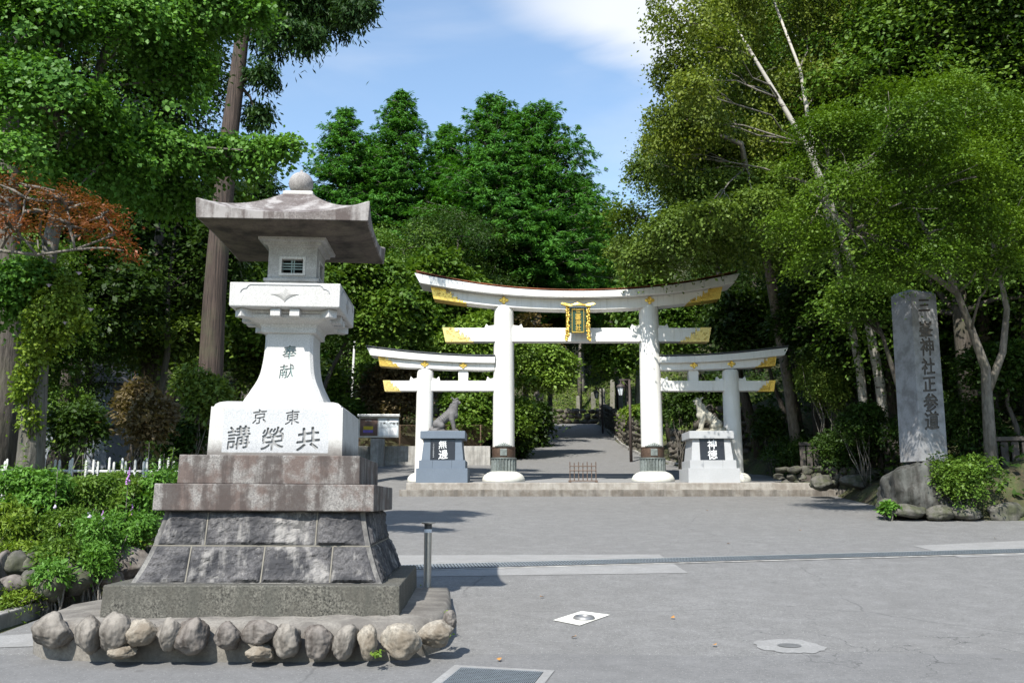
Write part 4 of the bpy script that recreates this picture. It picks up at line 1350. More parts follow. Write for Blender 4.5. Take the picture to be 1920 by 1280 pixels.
def spray(rng, c, d, per, r, flat, droop, up, jit):
    """leaves spread in a tilted, drooping disc round each clump centre"""
    n = len(c)
    nn = unit(np.array([0, 0, up]) + d * (1 - up * .6) * .8 + rng.normal(size=(n, 3)) * .22)
    t = unit(np.cross(nn, rng.normal(size=(n, 3)))); b = np.cross(nn, t)
    rr = r * rng.uniform(.6, 1.35, (n, 1))
    a = rng.normal(size=(n, per)) * rr; e = rng.normal(size=(n, per)) * rr * .75; h = rng.normal(size=(n, per)) * rr * flat
    h = h - droop * (a ** 2 + e ** 2) / np.maximum(rr, 1e-4)
    C = c[:, None] + a[..., None] * t[:, None] + e[..., None] * b[:, None] + h[..., None] * nn[:, None]
    N = unit(nn[:, None] + rng.normal(size=(n, per, 3)) * jit)
    # lengthwise: outwards from the clump, tips hanging
    T = a[..., None] * t[:, None] + e[..., None] * b[:, None] + rng.normal(size=(n, per, 3)) * rr[:, None] * .6
    T[..., 2] -= np.abs(rr) * .5
    rn = (rng.random((n, 1)) * .55 + rng.random((n, per)) * .45)
    return C.reshape(-1, 3), T.reshape(-1, 3), N.reshape(-1, 3), rn.reshape(-1)


def crown(name, seed, lobes, n_clump, per, r, leaf, mat, parent, aspect=.6, flat=.25, droop=.25, up=.7, jit=.45, shell=.55, gap=.25, gfreq=.5, under=.35, loc=(0, 0, 0)):
    rng = np.random.default_rng(seed)
    c, d = lobes_pts(rng, lobes, n_clump, shell, gap, gfreq, under)
    C, T, N, rn = spray(rng, c, d, per, r, flat, droop, up, jit)
    sz = leaf * rng.uniform(.65, 1.3, len(C))
    C = C - np.array(loc)
    o = leaf_mesh(name, C, T, N, sz, sz * aspect, rn, mat, parent)
    return o, c - np.array(loc)


def limb(mb, a, b, r0, r1, rr, n=6, sag=.12, seg=5):
    a, b = Vector(a), Vector(b); L0 = (b - a).length
    pts = []
    for k in range(seg + 1):
        t = k / seg
        p = a.lerp(b, t)
        if 0 < k < seg: p += Vector((rr.uniform(-1, 1), rr.uniform(-1, 1), rr.uniform(-.3, 1) + .4)) * L0 * sag * .5 * math.sin(t * math.pi)
        pts.append(p)
    mb.tube(pts, [r0 + (r1 - r0) * k / seg for k in range(seg + 1)], n)
    return pts


def tree_at(name, label, base, lobes, trunk_path, trunk_r, bark, leafm, seed, n_clump, per, r, leaf, cat='tree', group=None, twigs=40, limb_r=.45, **kw):
    """a tree: trunk with limbs reaching into every lobe, and a crown of leaves. lobes and trunk_path in world space"""
    base = Vector(base); rr = random.Random(seed)
    t = thing(name, label, cat, tuple(base), group=group)
    cr, cl = crown('crown', seed, lobes, n_clump, per, r, leaf, leafm, t, loc=tuple(base), **kw)
    m = MB()
    path = [Vector(p) - base for p in trunk_path]
    nseg = len(path)
    rad = [trunk_r * (1 - .75 * k / max(nseg - 1, 1)) for k in range(nseg)]
    rad[0] *= 1.25
    m.tube(path, rad, 12)
    ends = []
    for lb in lobes:
        c = Vector(lb[:3]) - base
        k = min(range(nseg), key=lambda i: (path[i] - c).length + max(0, path[i].z - c.z) * 2)
        k = max(1, min(k, nseg - 1))
        pts = limb(m, path[k], c, rad[k] * limb_r + .015, .010, rr)
        ends.append(pts)
    allp = [p for e in ends for p in e[1:]]
    for i in range(min(twigs, len(cl))):
        c = Vector(cl[rr.randrange(len(cl))])
        p = min(allp, key=lambda q: (q - c).length)
        if (p - c).length > .15: limb(m, p, c, .025, .008, rr, 5, .15, 3)
    m.build('trunk', bark, t, True)
    return t


def lobe(px, py, Y, rx, ry, rdep=None):
    """ellipsoid seen at that place with those half sizes in photograph pixels"""
    p = P(px, py, Y); s = PXM(py, Y)
    return (p.x, p.y, p.z, rx * s, rdep if rdep else (rx + ry) / 2 * s, ry * s)


# ---- cypress / cedar
def conifer_mesh(name, seed, H, Rm, z0, mat, bark, trunk_r, label=None, loc=(0, 0, 0), cat='tree', group=None, whorl=.40, blade=(.36, .085), fullness=1.3, lean=0.0, pw=.68, droop=.18):
    rng = np.random.default_rng(seed); rr = random.Random(seed)
    t = thing(name, label, cat, loc, group=group)
    m = MB()
    tp_ = [(math.sin(z * .3 + seed) * .06 * min(1, z / 4) + lean * z, 0, z) for z in np.linspace(-.5, H * .985, 16)]
    m.tube(tp_, [trunk_r * (1.15 if i == 0 else 1) * (1 - .93 * i / 15) for i in range(16)], 12)
    Cs, Ts, Ns, Rs, Ls = [], [], [], [], []
    z = z0
    while z < H:
        s = (z - z0) / (H - z0)
        Lb = Rm * (max(0, 1 - s) ** pw) * min(1, .6 + s * 3.0) + .25
        nb = max(3, int((5 + 4 * (1 - s)) * fullness))
        a0 = rr.uniform(0, 6.28)
        for k in range(nb):
            a = a0 + 2 * math.pi * k / nb + rr.uniform(-.3, .3)
            L1 = Lb * rr.choice((rr.uniform(.5, .9), rr.uniform(.85, 1.25)))
            rise_ = rr.uniform(-.05, .22) + .35 * s
            dirv = np.array([math.cos(a), math.sin(a), 0.])
            zb = z + rr.uniform(-.55, .55) * (1 - s)
            if L1 > .8:
                m.tube([(lean * zb, 0, zb), tuple(dirv * L1 * .5 + np.array([lean * zb, 0, zb + rise_ * L1 * .5])), tuple(dirv * L1 * .9 + np.array([lean * zb, 0, zb + rise_ * L1 * .8 - droop * L1 * .4]))], [.035 * L1 / 2 + .012, .025, .008], 4)
            nt = max(2, int(L1 / .25))
            for j in range(nt):
                u = .22 + .78 * (j + rr.random()) / nt
                side = rr.uniform(-1, 1) * (.16 + .42 * u) * (.5 + .5 * (1 - u)) * L1 * .9
                perp = np.array([-dirv[1], dirv[0], 0.])
                c = dirv * L1 * u + perp * side + np.array([lean * zb, 0, zb + rise_ * L1 * u - droop * L1 * u * u + rr.uniform(-.1, .1)])
                nbld = 18
                ang = rng.uniform(-1.35, 1.35, nbld)
                base = math.atan2(dirv[1], dirv[0]) + math.copysign(min(abs(side) * .9, .9), side)
                T = np.stack([np.cos(base + ang), np.sin(base + ang), rng.uniform(-.75, .15, nbld)], -1)
                N = unit(np.array([0, 0, 1.]) + dirv * .45 + rng.normal(size=(nbld, 3)) * .38)
                ln = blade[0] * rng.uniform(.6, 1.2, nbld)
                Cs.append(c + unit(T) * ln[:, None] * .45 + rng.normal(size=(nbld, 3)) * .06); Ts.append(T); Ns.append(N); Ls.append(ln)
                Rs.append(rr.random() * .5 + rng.random(nbld) * .3 + .2 * u)
        z += whorl * (1 - .45 * s) * rr.uniform(.8, 1.2)
    C = np.concatenate(Cs); T = np.concatenate(Ts); N = np.concatenate(Ns); Rn = np.concatenate(Rs); Ln = np.concatenate(Ls)
    leaf_mesh('crown', C, T, N, Ln, Ln * blade[1] / blade[0], Rn, mat, t, .25)
    m.build('trunk', bark, t, True)
    return t


def conifer(label, px, py_top, Y, half_px, z0f, seed, **kw):
    top = P(px, py_top, Y); gzv = gz(top.x, Y)
    H = top.z - gzv
    return conifer_mesh('cypress_tree', seed, H, half_px * 1.28 * PXM(py_top + 150, Y), H * z0f, kw.pop('mat', M['leaf_cypress']), kw.pop('bark', M['bark_grey']), kw.pop('tr', .38), label, (top.x, Y, gzv), **kw)


GC = 'tall cypresses behind the gate'
conifer('tall cypress rising just right of the stone lantern finial', 648, 207, 57, 104, .18, 11, group=GC)
conifer('pointed cypress left of the middle of the cypress stand, second tallest top', 752, 176, 58, 108, .26, 12, group=GC)
conifer('tallest cypress with bare grey lower trunk straight above the gate', 925, 181, 55, 125, .46, 13, group=GC)
conifer('broad rounded cypress forming the right end of the stand', 1006, 203, 56.5, 135, .40, 14, group=GC, pw=.52)
conifer('shorter cypress filling the gap between the two tallest tops', 838, 236, 61, 90, .3, 15, group=GC)
conifer('cypress standing behind the left of the stand, mostly hidden', 700, 262, 64, 120, .2, 16, group=GC)
conifer('narrow cypress at the back between the rounded one and the road', 1085, 330, 86, 80, .3, 17, group=GC, pw=.5)
conifer('dark pointed conifer tip showing behind the stone lantern roof', 488, 300, 44, 75, .3, 18, mat=M['leaf_cedar'])

# ---- big cedar with the long bare trunk behind the lantern
cb0 = P(398, 690, 24); cb0.z = gz(cb0.x, 24)
ct = thing('cedar_tree', 'huge straight cedar with long bare brown trunk rising behind stone lantern', 'tree', tuple(cb0))
m = MB()
pth = [Vector((0, 0, -.3))] + [P(px, py, 24) - cb0 for px, py in ((396, 680), (402, 560), (409, 470), (420, 360), (432, 240), (444, 150), (455, 60), (466, -60), (480, -200))]
m.tube(pth, [.38, .32, .30, .29, .27, .24, .215, .19, .16, .09], 20)
m.build('trunk', M['bark_brown'], ct, True)
LB = []
for (px, py, rx, ry) in ((600, 20, 100, 46), (665, 10, 45, 34), (520, 60, 60, 55), (490, 150, 32, 42), (485, 215, 28, 34), (560, 70, 55, 30), (500, -60, 130, 70), (640, -50, 90, 50)):
    b = lobe(px, py, 24 + (px % 7) * .2, rx, ry); LB.append((b[0] - cb0.x, b[1] - cb0.y, b[2] - cb0.z) + b[3:])
rng = np.random.default_rng(5)
c, d = lobes_pts(rng, LB, 1700, .3, .34, .9, .8)
C, T, N, rn = spray(rng, c, d, 20, .19, .3, .4, .5, .5); T[:, 2] -= .25
leaf_mesh('crown', C, T, N, .2, .055, rn, M['leaf_cedar'], ct)
rr = random.Random(5)
for b in LB:
    m = MB(); zc = b[2]; k = min(pth, key=lambda q: abs(q.z - zc - .4)); limb(m, k, b[:3], .07, .015, rr, 6, .1, 4); m.build('branch', M['bark_dark'], ct, True)

# ---- big broadleaf filling the upper left
tb = P(62, 855, 13.2); tb.z = gz(tb.x, 13.2)
LB = [lobe(*q) for q in ((60, 60, 12.5, 150, 110), (230, 60, 13.2, 130, 95), (385, 15, 14, 110, 48), (90, 210, 12.3, 150, 90), (260, 190, 13.4, 120, 85), (350, 140, 14.2, 55, 60), (30, 310, 12, 95, 60),
                        (180, 320, 13, 110, 62), (310, 290, 13.8, 95, 55), (430, 290, 14.2, 75, 34), (500, 285, 14, 58, 24), (548, 272, 13.8, 34, 14), (130, -60, 13.6, 240, 80), (380, -70, 14.4, 150, 70), (300, 370, 14.5, 90, 30), (10, 440, 12.8, 80, 60), (50, 520, 13.0, 60, 40), (5, 560, 13.0, 50, 50), (475, 22, 13.8, 36, 26))]
tree_at('broadleaf_tree', 'large bright green broadleaf tree filling the sky left of the lantern', tb, LB,
        [tb + Vector((0, 0, -.2)), P(66, 740, 13.2), P(74, 620, 13.2), P(92, 470, 13.3), P(120, 330, 13.4), P(170, 180, 13.5), P(220, 20, 13.6)], .19, M['bark_grey'], M['leaf_bright'], 21, 4600, 26, .17, .078,
        aspect=.8, flat=.22, droop=.3, up=.45, jit=.45, shell=.45, gap=.36, gfreq=.8, twigs=160, limb_r=.1)
# ivy-like creeper on that trunk
vn = thing('creeper', 'bright yellow green creeper climbing the leaning grey trunk at left', 'creeper', tuple(tb))
pth_ = np.array([tuple(P(px, py, 13.0)) for px, py in ((62, 815), (60, 740), (80, 660), (92, 590), (84, 520), (78, 450))])
crown('leaves', 8, [lobe(*q_) for q_ in ((52, 790, 12.95, 14, 40, .2), (48, 720, 12.95, 20, 46, .25), (70, 650, 12.9, 34, 48, .3), (90, 610, 12.85, 60, 44, .35), (110, 570, 12.9, 44, 40, .3), (80, 530, 12.95, 34, 40, .25), (128, 530, 12.9, 30, 18, .2), (72, 470, 13, 16, 40, .2), (150, 600, 12.9, 22, 14, .15))],
      430, 20, .085, .062, M['leaf_yellow'], vn, .7, .3, .5, .3, .5, .3, .22, 2.0, .8, loc=tuple(tb))
m = MB()
for k in range(4): m.tube([Vector(p) - tb + Vector((.05 * math.sin(k * 2 + i), -.02, .0)) for i, p in enumerate(pth_)], .012, 5)
m.build('stem', M['bark_grey'], vn, True)
m = MB()
for (px, py) in ((92, 535), (122, 605), (170, 580), (86, 575), (148, 512)):
    p = P(px, py, 12.7) - tb
    m = MB(); m.lathe([(0, -.03), (.028, .0), (.045, .012), (.02, .01), (0, .0)], 8, tuple(p)); m.build('flower', M['petal_pale'], vn)

# reddish cedar trunk at the left edge
rb = P(8, 800, 15.5); rb.z = gz(rb.x, 15.5)
tree_at('cedar_tree', 'reddish cedar trunk at the left edge behind the creeper', rb, [lobe(-40, 20, 15.5, 90, 90), lobe(-30, 180, 15.5, 80, 60)],
        [rb + Vector((0, 0, -.2)), P(10, 700, 15.5), P(14, 560, 15.5), P(18, 400, 15.5), P(20, 200, 15.5), P(22, 0, 15.5)], .33, M['bark_dark'], M['leaf_cedar'], 23, 180, 20, .25, .16, twigs=10, flat=.3)

# red-leaved maple reaching in from the left
mb_ = P(-150, 800, 11.5); mb_.z = gz(mb_.x, 11.5)
tree_at('maple_tree', 'low spreading maple with rust red leaves and pale bare twigs at left', mb_, [lobe(*q, .5) for q in ((20, 385, 11.4, 90, 30), (120, 380, 11.3, 80, 22), (190, 400, 11.2, 38, 16), (60, 350, 11.6, 90, 22), (205, 440, 11.2, 36, 13), (130, 420, 11.1, 60, 14), (20, 425, 11, 50, 18), (232, 470, 11.1, 20, 10), (-100, 380, 11.5, 110, 50))],
        [mb_ + Vector((0, 0, -.1)), P(-130, 700, 11.5), P(-110, 600, 11.5), P(-60, 520, 11.5), P(0, 470, 11.4), P(70, 478, 11.2), P(140, 468, 11.2), P(215, 440, 11.2)], .045, M['bark_light'], M['leaf_red'], 24, 520, 13, .13, .055, aspect=.4,
        flat=.12, droop=.1, up=.9, jit=.4, gap=.25, gfreq=1.3, shell=.2, twigs=60, limb_r=.2)


def ground_point(px, py): return ground_at(px, py, gz)


def wood(seed, label, px, py, Y, rx, ry, mat, leaf, bark=M['bark_dark'], n=380, per=22, r=.45, group=None, name='broadleaf_tree', nl=6, cat='tree', depth=None, **kw):
    """a tree whose crown is centred there with that half size; trunk straight to the ground"""
    rr = random.Random(seed)
    c = P(px, py, Y); s = PXM(py, Y); bx = c.x + rr.uniform(-.5, .5)
    if float(xl(Y)) - .8 < bx < float(xr(Y)) + .8 and Y < 80: bx = float(xl(Y)) - 1.2 if bx - float(xl(Y)) < float(xr(Y)) - bx else float(xr(Y)) + 1.4
    base = Vector((bx, Y, 0)); base.z = gz(base.x, Y)
    LB = []
    for k in range(nl):
        a = 2 * math.pi * k / nl + rr.uniform(-.4, .4); q = .55 + .1 * rr.random()
        fx, fz = math.cos(a) * q * rr.uniform(.6, 1), math.sin(a) * q
        LB.append((c.x + fx * rx * s, Y + rr.uniform(-.5, .5) * rx * s * .6, c.z + fz * ry * s, rx * s * rr.uniform(.42, .6), rx * s * .5, ry * s * rr.uniform(.38, .52)))
    LB.append((c.x, Y, c.z, rx * s * .55, rx * s * .5, ry * s * .6))
    top = c + Vector((0, 0, ry * s * .4))
    path = [base + Vector((0, 0, -.3))] + [base.lerp(top, t) + Vector((rr.uniform(-.15, .15), 0, 0)) for t in (.25, .5, .75, 1)]
    return tree_at(name, label, base, LB, path, max(.08, .012 * (top.z - base.z) + .05), bark, mat, seed, n, per, r, leaf, group=group, cat=cat, **kw)


# ---- middle distance, left and centre
wood(20, 'dark green tree filling the gaps behind the bright broadleaf crown', 150, 190, 27, 270, 230, M['leaf_dark'], .13, n=2600, per=24, r=.4, nl=9)
wood(19, 'dark green tree behind the upper left crown next to the cedar trunk', 320, 80, 27.5, 120, 150, M['leaf_dark'], .13, n=1100, per=24, r=.4, nl=7)
wood(31, 'full mid green tree in the sun directly right of the lantern platform', 700, 560, 40, 100, 85, M['leaf_mid'], .24, n=900, per=24, r=.42, flat=.16, up=.8)
wood(32, 'leafy green tree behind the left end of the main gate lintel', 820, 570, 43, 95, 90, M['leaf_mid'], .25, n=900, per=24, r=.45, flat=.16, up=.8)
wood(33, 'bushy green tree low behind the white pole', 650, 735, 42.5, 75, 60, M['leaf_mid'], .2, n=700, per=24, r=.36, flat=.18)
wood(34, 'bronze brown leaved shrub tree between notice board and left gate column', 745, 735, 41.5, 62, 62, M['leaf_brown'], .17, n=480, per=22, r=.3)
wood(35, 'light green tree behind the left column of the main gate', 895, 655, 42, 90, 66, M['leaf_light'], .2, n=760, per=24, r=.36, flat=.18)
wood(36, 'light olive green tree arching over the road inside the gate', 1005, 690, 45, 66, 52, M['leaf_light'], .2, n=640, per=24, r=.34, flat=.18)
wood(37, 'deep green shrub tree behind the grey wolf statue', 885, 765, 41.8, 66, 58, M['leaf_mid'], .19, n=560, per=24, r=.32)
wood(38, 'yellow green leaning bush at the road edge left of the barrier', 968, 772, 43, 36, 30, M['leaf_light'], .18, n=320, per=22, r=.3)
wood(39, 'dark hedge-like bush in the shade left of the road', 930, 830, 44, 60, 42, M['leaf_dark'], .2, n=420, per=22, r=.36)
wood(40, 'dark bush at the bend on the left verge of the road', 1000, 800, 52, 40, 50, M['leaf_dark'], .22, n=300, per=20, r=.38)
wood(41, 'tall leafy tree behind the lantern lamp chamber', 560, 520, 38, 80, 75, M['leaf_mid'], .22, n=560, per=22, r=.4)
wood(42, 'rust tinged small tree showing above the tie beam left of plaque', 1000, 615, 52, 52, 28, M['leaf_rusty'], .22, n=240, per=20, r=.36)
wood(43, 'small green tree under the tall cypresses right of the plaque', 1150, 545, 62, 52, 62, M['leaf_mid'], .28, n=420, per=22, r=.5)
wood(44, 'leaning green tree above the row of stone tablets', 1150, 660, 58, 60, 48, M['leaf_mid'], .24, n=420, per=22, r=.45, flat=.12, up=.9)
wood(45, 'dark green tree between the cypresses and the wooded slope', 1125, 450, 70, 55, 70, M['leaf_mid'], .32, n=420, per=22, r=.6)
wood(46, 'shadowed tree under the rounded cypress beside the road', 1060, 590, 66, 62, 60, M['leaf_dark'], .3, n=320, per=20, r=.5)
wood(47, 'shadowed low tree under the tallest cypress', 960, 560, 64, 70, 60, M['leaf_dark'], .3, n=320, per=20, r=.5)
for i, (px, top, Y, r_) in enumerate(((1086, 560, 81, .2), (985, 470, 59, .2), (1030, 500, 68, .2))):
    b = P(px, 700, Y); b.z = gz(b.x, Y); tp3 = P(px + 2, top, Y)
    tree_at('broadleaf_tree', ['thin bare trunk rising right of the plaque behind the gate', 'slim dark trunk beside the tallest cypress', 'slim dark trunk deep in the shade above the plaque'][i], b,
            [lobe(px, top - 20, Y, 34, 30)], [b + Vector((0, 0, -.3)), b.lerp(tp3, .5), tp3], r_, M['bark_grey'] if i else M['bark_light'], M['leaf_dark'], 50 + i, 160, 18, .5, .3, twigs=8)

# ---- shaded wood behind the lantern, left
SPECL = [(330, 470, 26, 130, 110, 'dark'), (160, 560, 24, 150, 110, 'dark'), (470, 560, 30, 90, 110, 'mid'), (300, 620, 27, 120, 90, 'olive'), (500, 690, 32, 90, 80, 'olive'), (30, 600, 22, 110, 130, 'dark'), (400, 420, 30, 100, 80, 'mid'),
         (200, 440, 30, 180, 90, 'dark'), (60, 440, 28, 170, 100, 'dark'), (280, 330, 34, 200, 110, 'dark')]
LBL = ['dark broadleaf tree left of the cedar trunk, shaded', 'dark broadleaf tree behind the red maple twigs', 'mid green tree between cedar trunk and lantern shaft', 'olive green understory tree behind the bronze shrub', 'olive shrubby tree low behind the lantern block',
       'dark tree behind the leaning creeper trunk', 'mid green tree crossing behind the cedar trunk below lantern roof height', 'dark tree far behind the red maple crown', 'dark tree at the left edge above the red maple', 'dark tall tree behind the bright broadleaf crown']
for i, (px, py, Y, rx, ry, k) in enumerate(SPECL):
    wood(60 + i, LBL[i], px, py, Y, rx, ry, M['leaf_' + k], .18, n=520, per=22, r=.36, group='shaded trees behind the lantern')

# ---- right side: birches
def stems(name, label, paths, base, r, bark, lobes, leafm, seed, n, per, rc, leaf, **kw):
    base = Vector(base)
    t = thing(name, label, 'tree', tuple(base))
    crown('crown', seed, lobes, n, per, rc, leaf, leafm, t, loc=tuple(base), **kw)
    rr = random.Random(seed)
    for k, (pp, ra) in enumerate(paths):
        m = MB(); pp = [Vector(p) - base for p in pp]
        m.tube(pp, [ra * (1 - .8 * i / (len(pp) - 1)) for i in range(len(pp))], 10)
        m.build('trunk', bark, t, True)
    m = MB()
    allp = [Vector(p) - base for pp, _ in paths for p in pp[len(pp) // 2:]]
    for lb in lobes:
        c = Vector(lb[:3]) - base; a = min(allp, key=lambda q: (q - c).length + abs(c.z - q.z - 1.0) * .8)
        pts = limb(m, a, c, .032, .012, rr, 6, .10, 5)
        for _ in range(4):
            e = c + Vector((rr.uniform(-1, 1) * lb[3], rr.uniform(-1, 1) * lb[4], rr.uniform(-.5, 1) * lb[5])) * .8
            limb(m, pts[3], e, .013, .005, rr, 5, .12, 4)
    m.build('branches', M['bark_light'] if bark is M['birch'] else bark, t, True)
    return t


bb = P(1662, 815, 29); bb.z = gz(bb.x, 29)
LB = [lobe(*q) for q in ((1290, 40, 24, 85, 75), (1400, 30, 26.2, 110, 80), (1520, 60, 27, 100, 80), (1260, 140, 25, 48, 50), (1370, 150, 26.4, 100, 70), (1480, 170, 26.8, 80, 60), (1300, 230, 25, 85, 55), (1250, 290, 25.2, 60, 45), (1400, 270, 26.6, 80, 50), (1350, 90, 23, 60, 50), (1300, 170, 22.5, 50, 40), (1560, 150, 26.5, 70, 50), (1330, -60, 25, 130, 70), (1520, -60, 26, 130, 70), (1235, 215, 25, 28, 24))]
stems('birch_tree', 'tall white barked birch leaning left with loose olive leaves', [([bb + Vector((0, 0, -.3)), P(1650, 720, 28.4), P(1628, 600, 27.6), P(1590, 470, 26.6), P(1545, 350, 25.8), P(1510, 270, 25.3), P(1460, 185, 25.2), P(1415, 110, 25.2), P(1380, 50, 25.2)], .17),
                                                                                     ([bb + Vector((-.5, .2, -.3)), P(1612, 690, 28.6), P(1592, 590, 28), P(1560, 440, 26.8), P(1530, 320, 25.9), P(1512, 200, 25.8), P(1500, 130, 25.8), P(1450, 0, 25.8)], .15)],
      bb, .16, M['birch'], LB, M['leaf_birch'], 71, 3000, 22, .23, .10, aspect=.7, flat=.4, droop=.4, up=.35, jit=.6, shell=.3, gap=.36, gfreq=.7, under=.7)
sb2 = P(1500, 830, 31.5); sb2.z = gz(sb2.x, 29)
LB = [lobe(*q) for q in ((1240, 330, 27, 70, 50), (1330, 360, 26.5, 90, 60), (1190, 410, 28, 52, 50), (1280, 440, 26, 90, 48), (1400, 430, 26, 80, 48), (1215, 480, 28, 60, 34), (1350, 290, 27, 70, 40), (1440, 350, 26.5, 70, 60), (1180, 470, 30, 36, 30), (1450, 480, 28.5, 60, 40), (1310, 480, 28.5, 70, 28), (1420, 390, 24.5, 60, 40), (1330, 400, 24, 50, 30))]
stems('broadleaf_tree', 'broad olive green tree with crooked grey limb above right gate lintel', [([sb2 + Vector((0, 0, -.3)), P(1478, 720, 31.3), P(1460, 620, 30.8), P(1440, 500, 29), P(1420, 400, 27.6), P(1398, 315, 25.8), P(1390, 270, 25.4), P(1340, 250, 25.2), P(1305, 240, 25.2)], .2)], sb2, .2, M['bark_light'], LB, M['leaf_olive'], 72, 2400, 23, .27, .12,
      flat=.22, gap=.32, gfreq=.7, up=.55)
# bright maples
mq = P(1858, 880, 21.8); mq.z = gz(mq.x, 21.8)
LB = [lobe(*q) for q in ((1560, 250, 19.5, 80, 50), (1660, 200, 19.5, 110, 60), (1800, 190, 19.5, 120, 60), (1500, 330, 19.8, 60, 40), (1600, 330, 19, 100, 55), (1740, 300, 19, 120, 60), (1880, 300, 19.5, 110, 70), (1520, 420, 19.5, 85, 45), (1650, 420, 19, 110, 50), (1800, 420, 18.8, 110, 50), (1910, 430, 19.5, 80, 60), (1560, 500, 19.5, 85, 38), (1650, 500, 19.2, 60, 36), (1990, 250, 19.5, 110, 90), (1990, 420, 20, 90, 80), (1570, 370, 18.8, 85, 50), (1600, 440, 18.8, 80, 45), (1640, 300, 18.6, 80, 50), (1720, 230, 17.6, 90, 50), (1690, 380, 18, 90, 45), (1830, 330, 17.6, 90, 50), (1760, 480, 18.6, 70, 34), (1870, 500, 19, 60, 34))]
stems('maple_tree', 'wide bright green maple spreading in layers above the inscribed pillar', [([mq + Vector((0, 0, -.3)), P(1852, 760, 21.8), P(1848, 690, 21.8), P(1822, 620, 21.6), P(1795, 550, 21.3), P(1740, 440, 20.5), P(1690, 350, 20)], .15),
                                                                                           ([P(1850, 740, 21.8), P(1880, 660, 21.8), P(1888, 580, 21.7), P(1872, 500, 21.4), P(1850, 400, 21), P(1830, 280, 20.5)], .10), ([P(1795, 550, 21.3), P(1700, 480, 20.5), P(1600, 430, 20), P(1540, 380, 19.8)], .08)],
      mq, .15, M['bark_light'], LB, M['leaf_maple'], 73, 5600, 26, .24, .07, aspect=.6, flat=.10, droop=.25, up=.85, jit=.4, shell=.3, gap=.48, gfreq=.9, under=.5)
wood(74, 'darker green maple branch tree hanging low behind the inscribed pillar', 1620, 560, 24, 90, 40, M['leaf_mid'], .11, n=520, per=22, r=.26, flat=.1, up=.95)
wood(75, 'large dark broadleaf tree in the upper right corner', 1790, 60, 27, 160, 110, M['leaf_dark'], .115, n=2200, per=24, r=.36, flat=.14, up=.85)
wood(76, 'dark broadleaf tree at the top between birch and corner', 1640, 90, 30, 110, 90, M['leaf_dark'], .2, n=620, per=22, r=.42)
wood(77, 'dark layered maple low at the right edge', 1880, 690, 23.5, 80, 60, M['leaf_dark'], .12, n=420, per=20, r=.26, flat=.1, up=.95)
wood(78, 'shaded green tree behind the pair of white birch stems', 1540, 600, 30, 90, 70, M['leaf_dark'], .17, n=520, per=22, r=.36)
wood(79, 'shaded tree behind the right side gate lintel', 1400, 600, 34, 90, 60, M['leaf_dark'], .2, n=520, per=22, r=.4)
wood(80, 'shaded green tree seen between right column and side gate', 1270, 610, 38, 62, 60, M['leaf_mid'], .2, n=420, per=22, r=.4)
wood(81, 'dark tree behind the right main column', 1215, 570, 45, 60, 75, M['leaf_mid'], .24, n=480, per=22, r=.46)
wood(83, 'dark tree behind the stone tablets, left of the right column', 1130, 640, 88, 80, 44, M['leaf_dark'], .3, n=420, per=20, r=.6)
wood(85, 'dark leafy tree behind the birch crown, upper half', 1470, 70, 33, 170, 130, M['leaf_mid'], .12, n=2210, per=24, r=.38)
wood(86, 'dark leafy tree behind the birch crown, lower half', 1390, 260, 34, 150, 130, M['leaf_dark'], .12, n=1870, per=24, r=.38)
wood(87, 'dark leafy tree between the birch and the wide maple', 1560, 280, 31, 150, 150, M['leaf_dark'], .12, n=1700, per=24, r=.38)
wood(88, 'deep green tree filling the wood behind the wide maple', 1760, 300, 29, 190, 190, M['leaf_dark'], .12, n=2550, per=24, r=.38, nl=8)
wood(89, 'dark green tree at the right edge of the wood, high up', 1900, 200, 26, 120, 180, M['leaf_mid'], .12, n=1530, per=24, r=.38)
wood(91, 'olive green tree at the left edge of the right wood', 1290, 330, 36, 95, 150, M['leaf_olive'], .12, n=1700, per=24, r=.38)
wood(92, 'dark understory tree behind the birch trunks', 1640, 640, 32, 120, 80, M['leaf_dark'], .18, n=520, per=22, r=.4)
wood(93, 'dark understory tree behind the inscribed pillar', 1790, 640, 28, 110, 100, M['leaf_dark'], .16, n=620, per=22, r=.36)
# filler wood on the slope
rr = random.Random(9)
proto = None
SPOTS = [(13, 33), (16, 30), (19, 34), (22, 28), (26, 33), (17, 39), (13, 42), (22, 41), (15.5, 49), (21, 50), (28, 40), (33, 34), (16.5, 60), (24, 60), (17, 72), (13.5, 36), (14.5, 27.5), (12.5, 29.5), (16.5, 26), (13, 25.6), (15.5, 23.6), (24, 26), (18, 24.5), (30, 50)]
for i, (x, y) in enumerate(SPOTS):
    if i < 3:
        rr2 = random.Random(90 + i)
        z0 = gz(x, y); b = Vector((x, y, z0))
        LB = [(x + rr2.uniform(-1.6, 1.6), y + rr2.uniform(-1.6, 1.6), z0 + h, rr2.uniform(1.5, 2.3), rr2.uniform(1.5, 2.3), rr2.uniform(1.0, 1.5)) for h in (3.2, 4.4, 5.6, 6.8, 8.0, 9.2, 10.2) for _ in (0, 1)]
        o = tree_at('woodland_tree', 'dark green tree crowded in the shaded wood on the right slope', b, LB, [b + Vector((0, 0, -.4)), b + Vector((.1, 0, 3)), b + Vector((-.1, 0, 6)), b + Vector((.1, 0, 10))], .2, M['bark_dark'], M['leaf_dark'] if i != 1 else M['leaf_mid'],
                    95 + i, 1500, 24, .36, .12, group='crowded trees of the shaded wood', twigs=25, flat=.2)
        proto = (proto or []) + [o]
    else:
        dup(proto[i % 3], (x, y, gz(x, y)), rr.uniform(0, 6.28), rr.uniform(.9, 1.45))
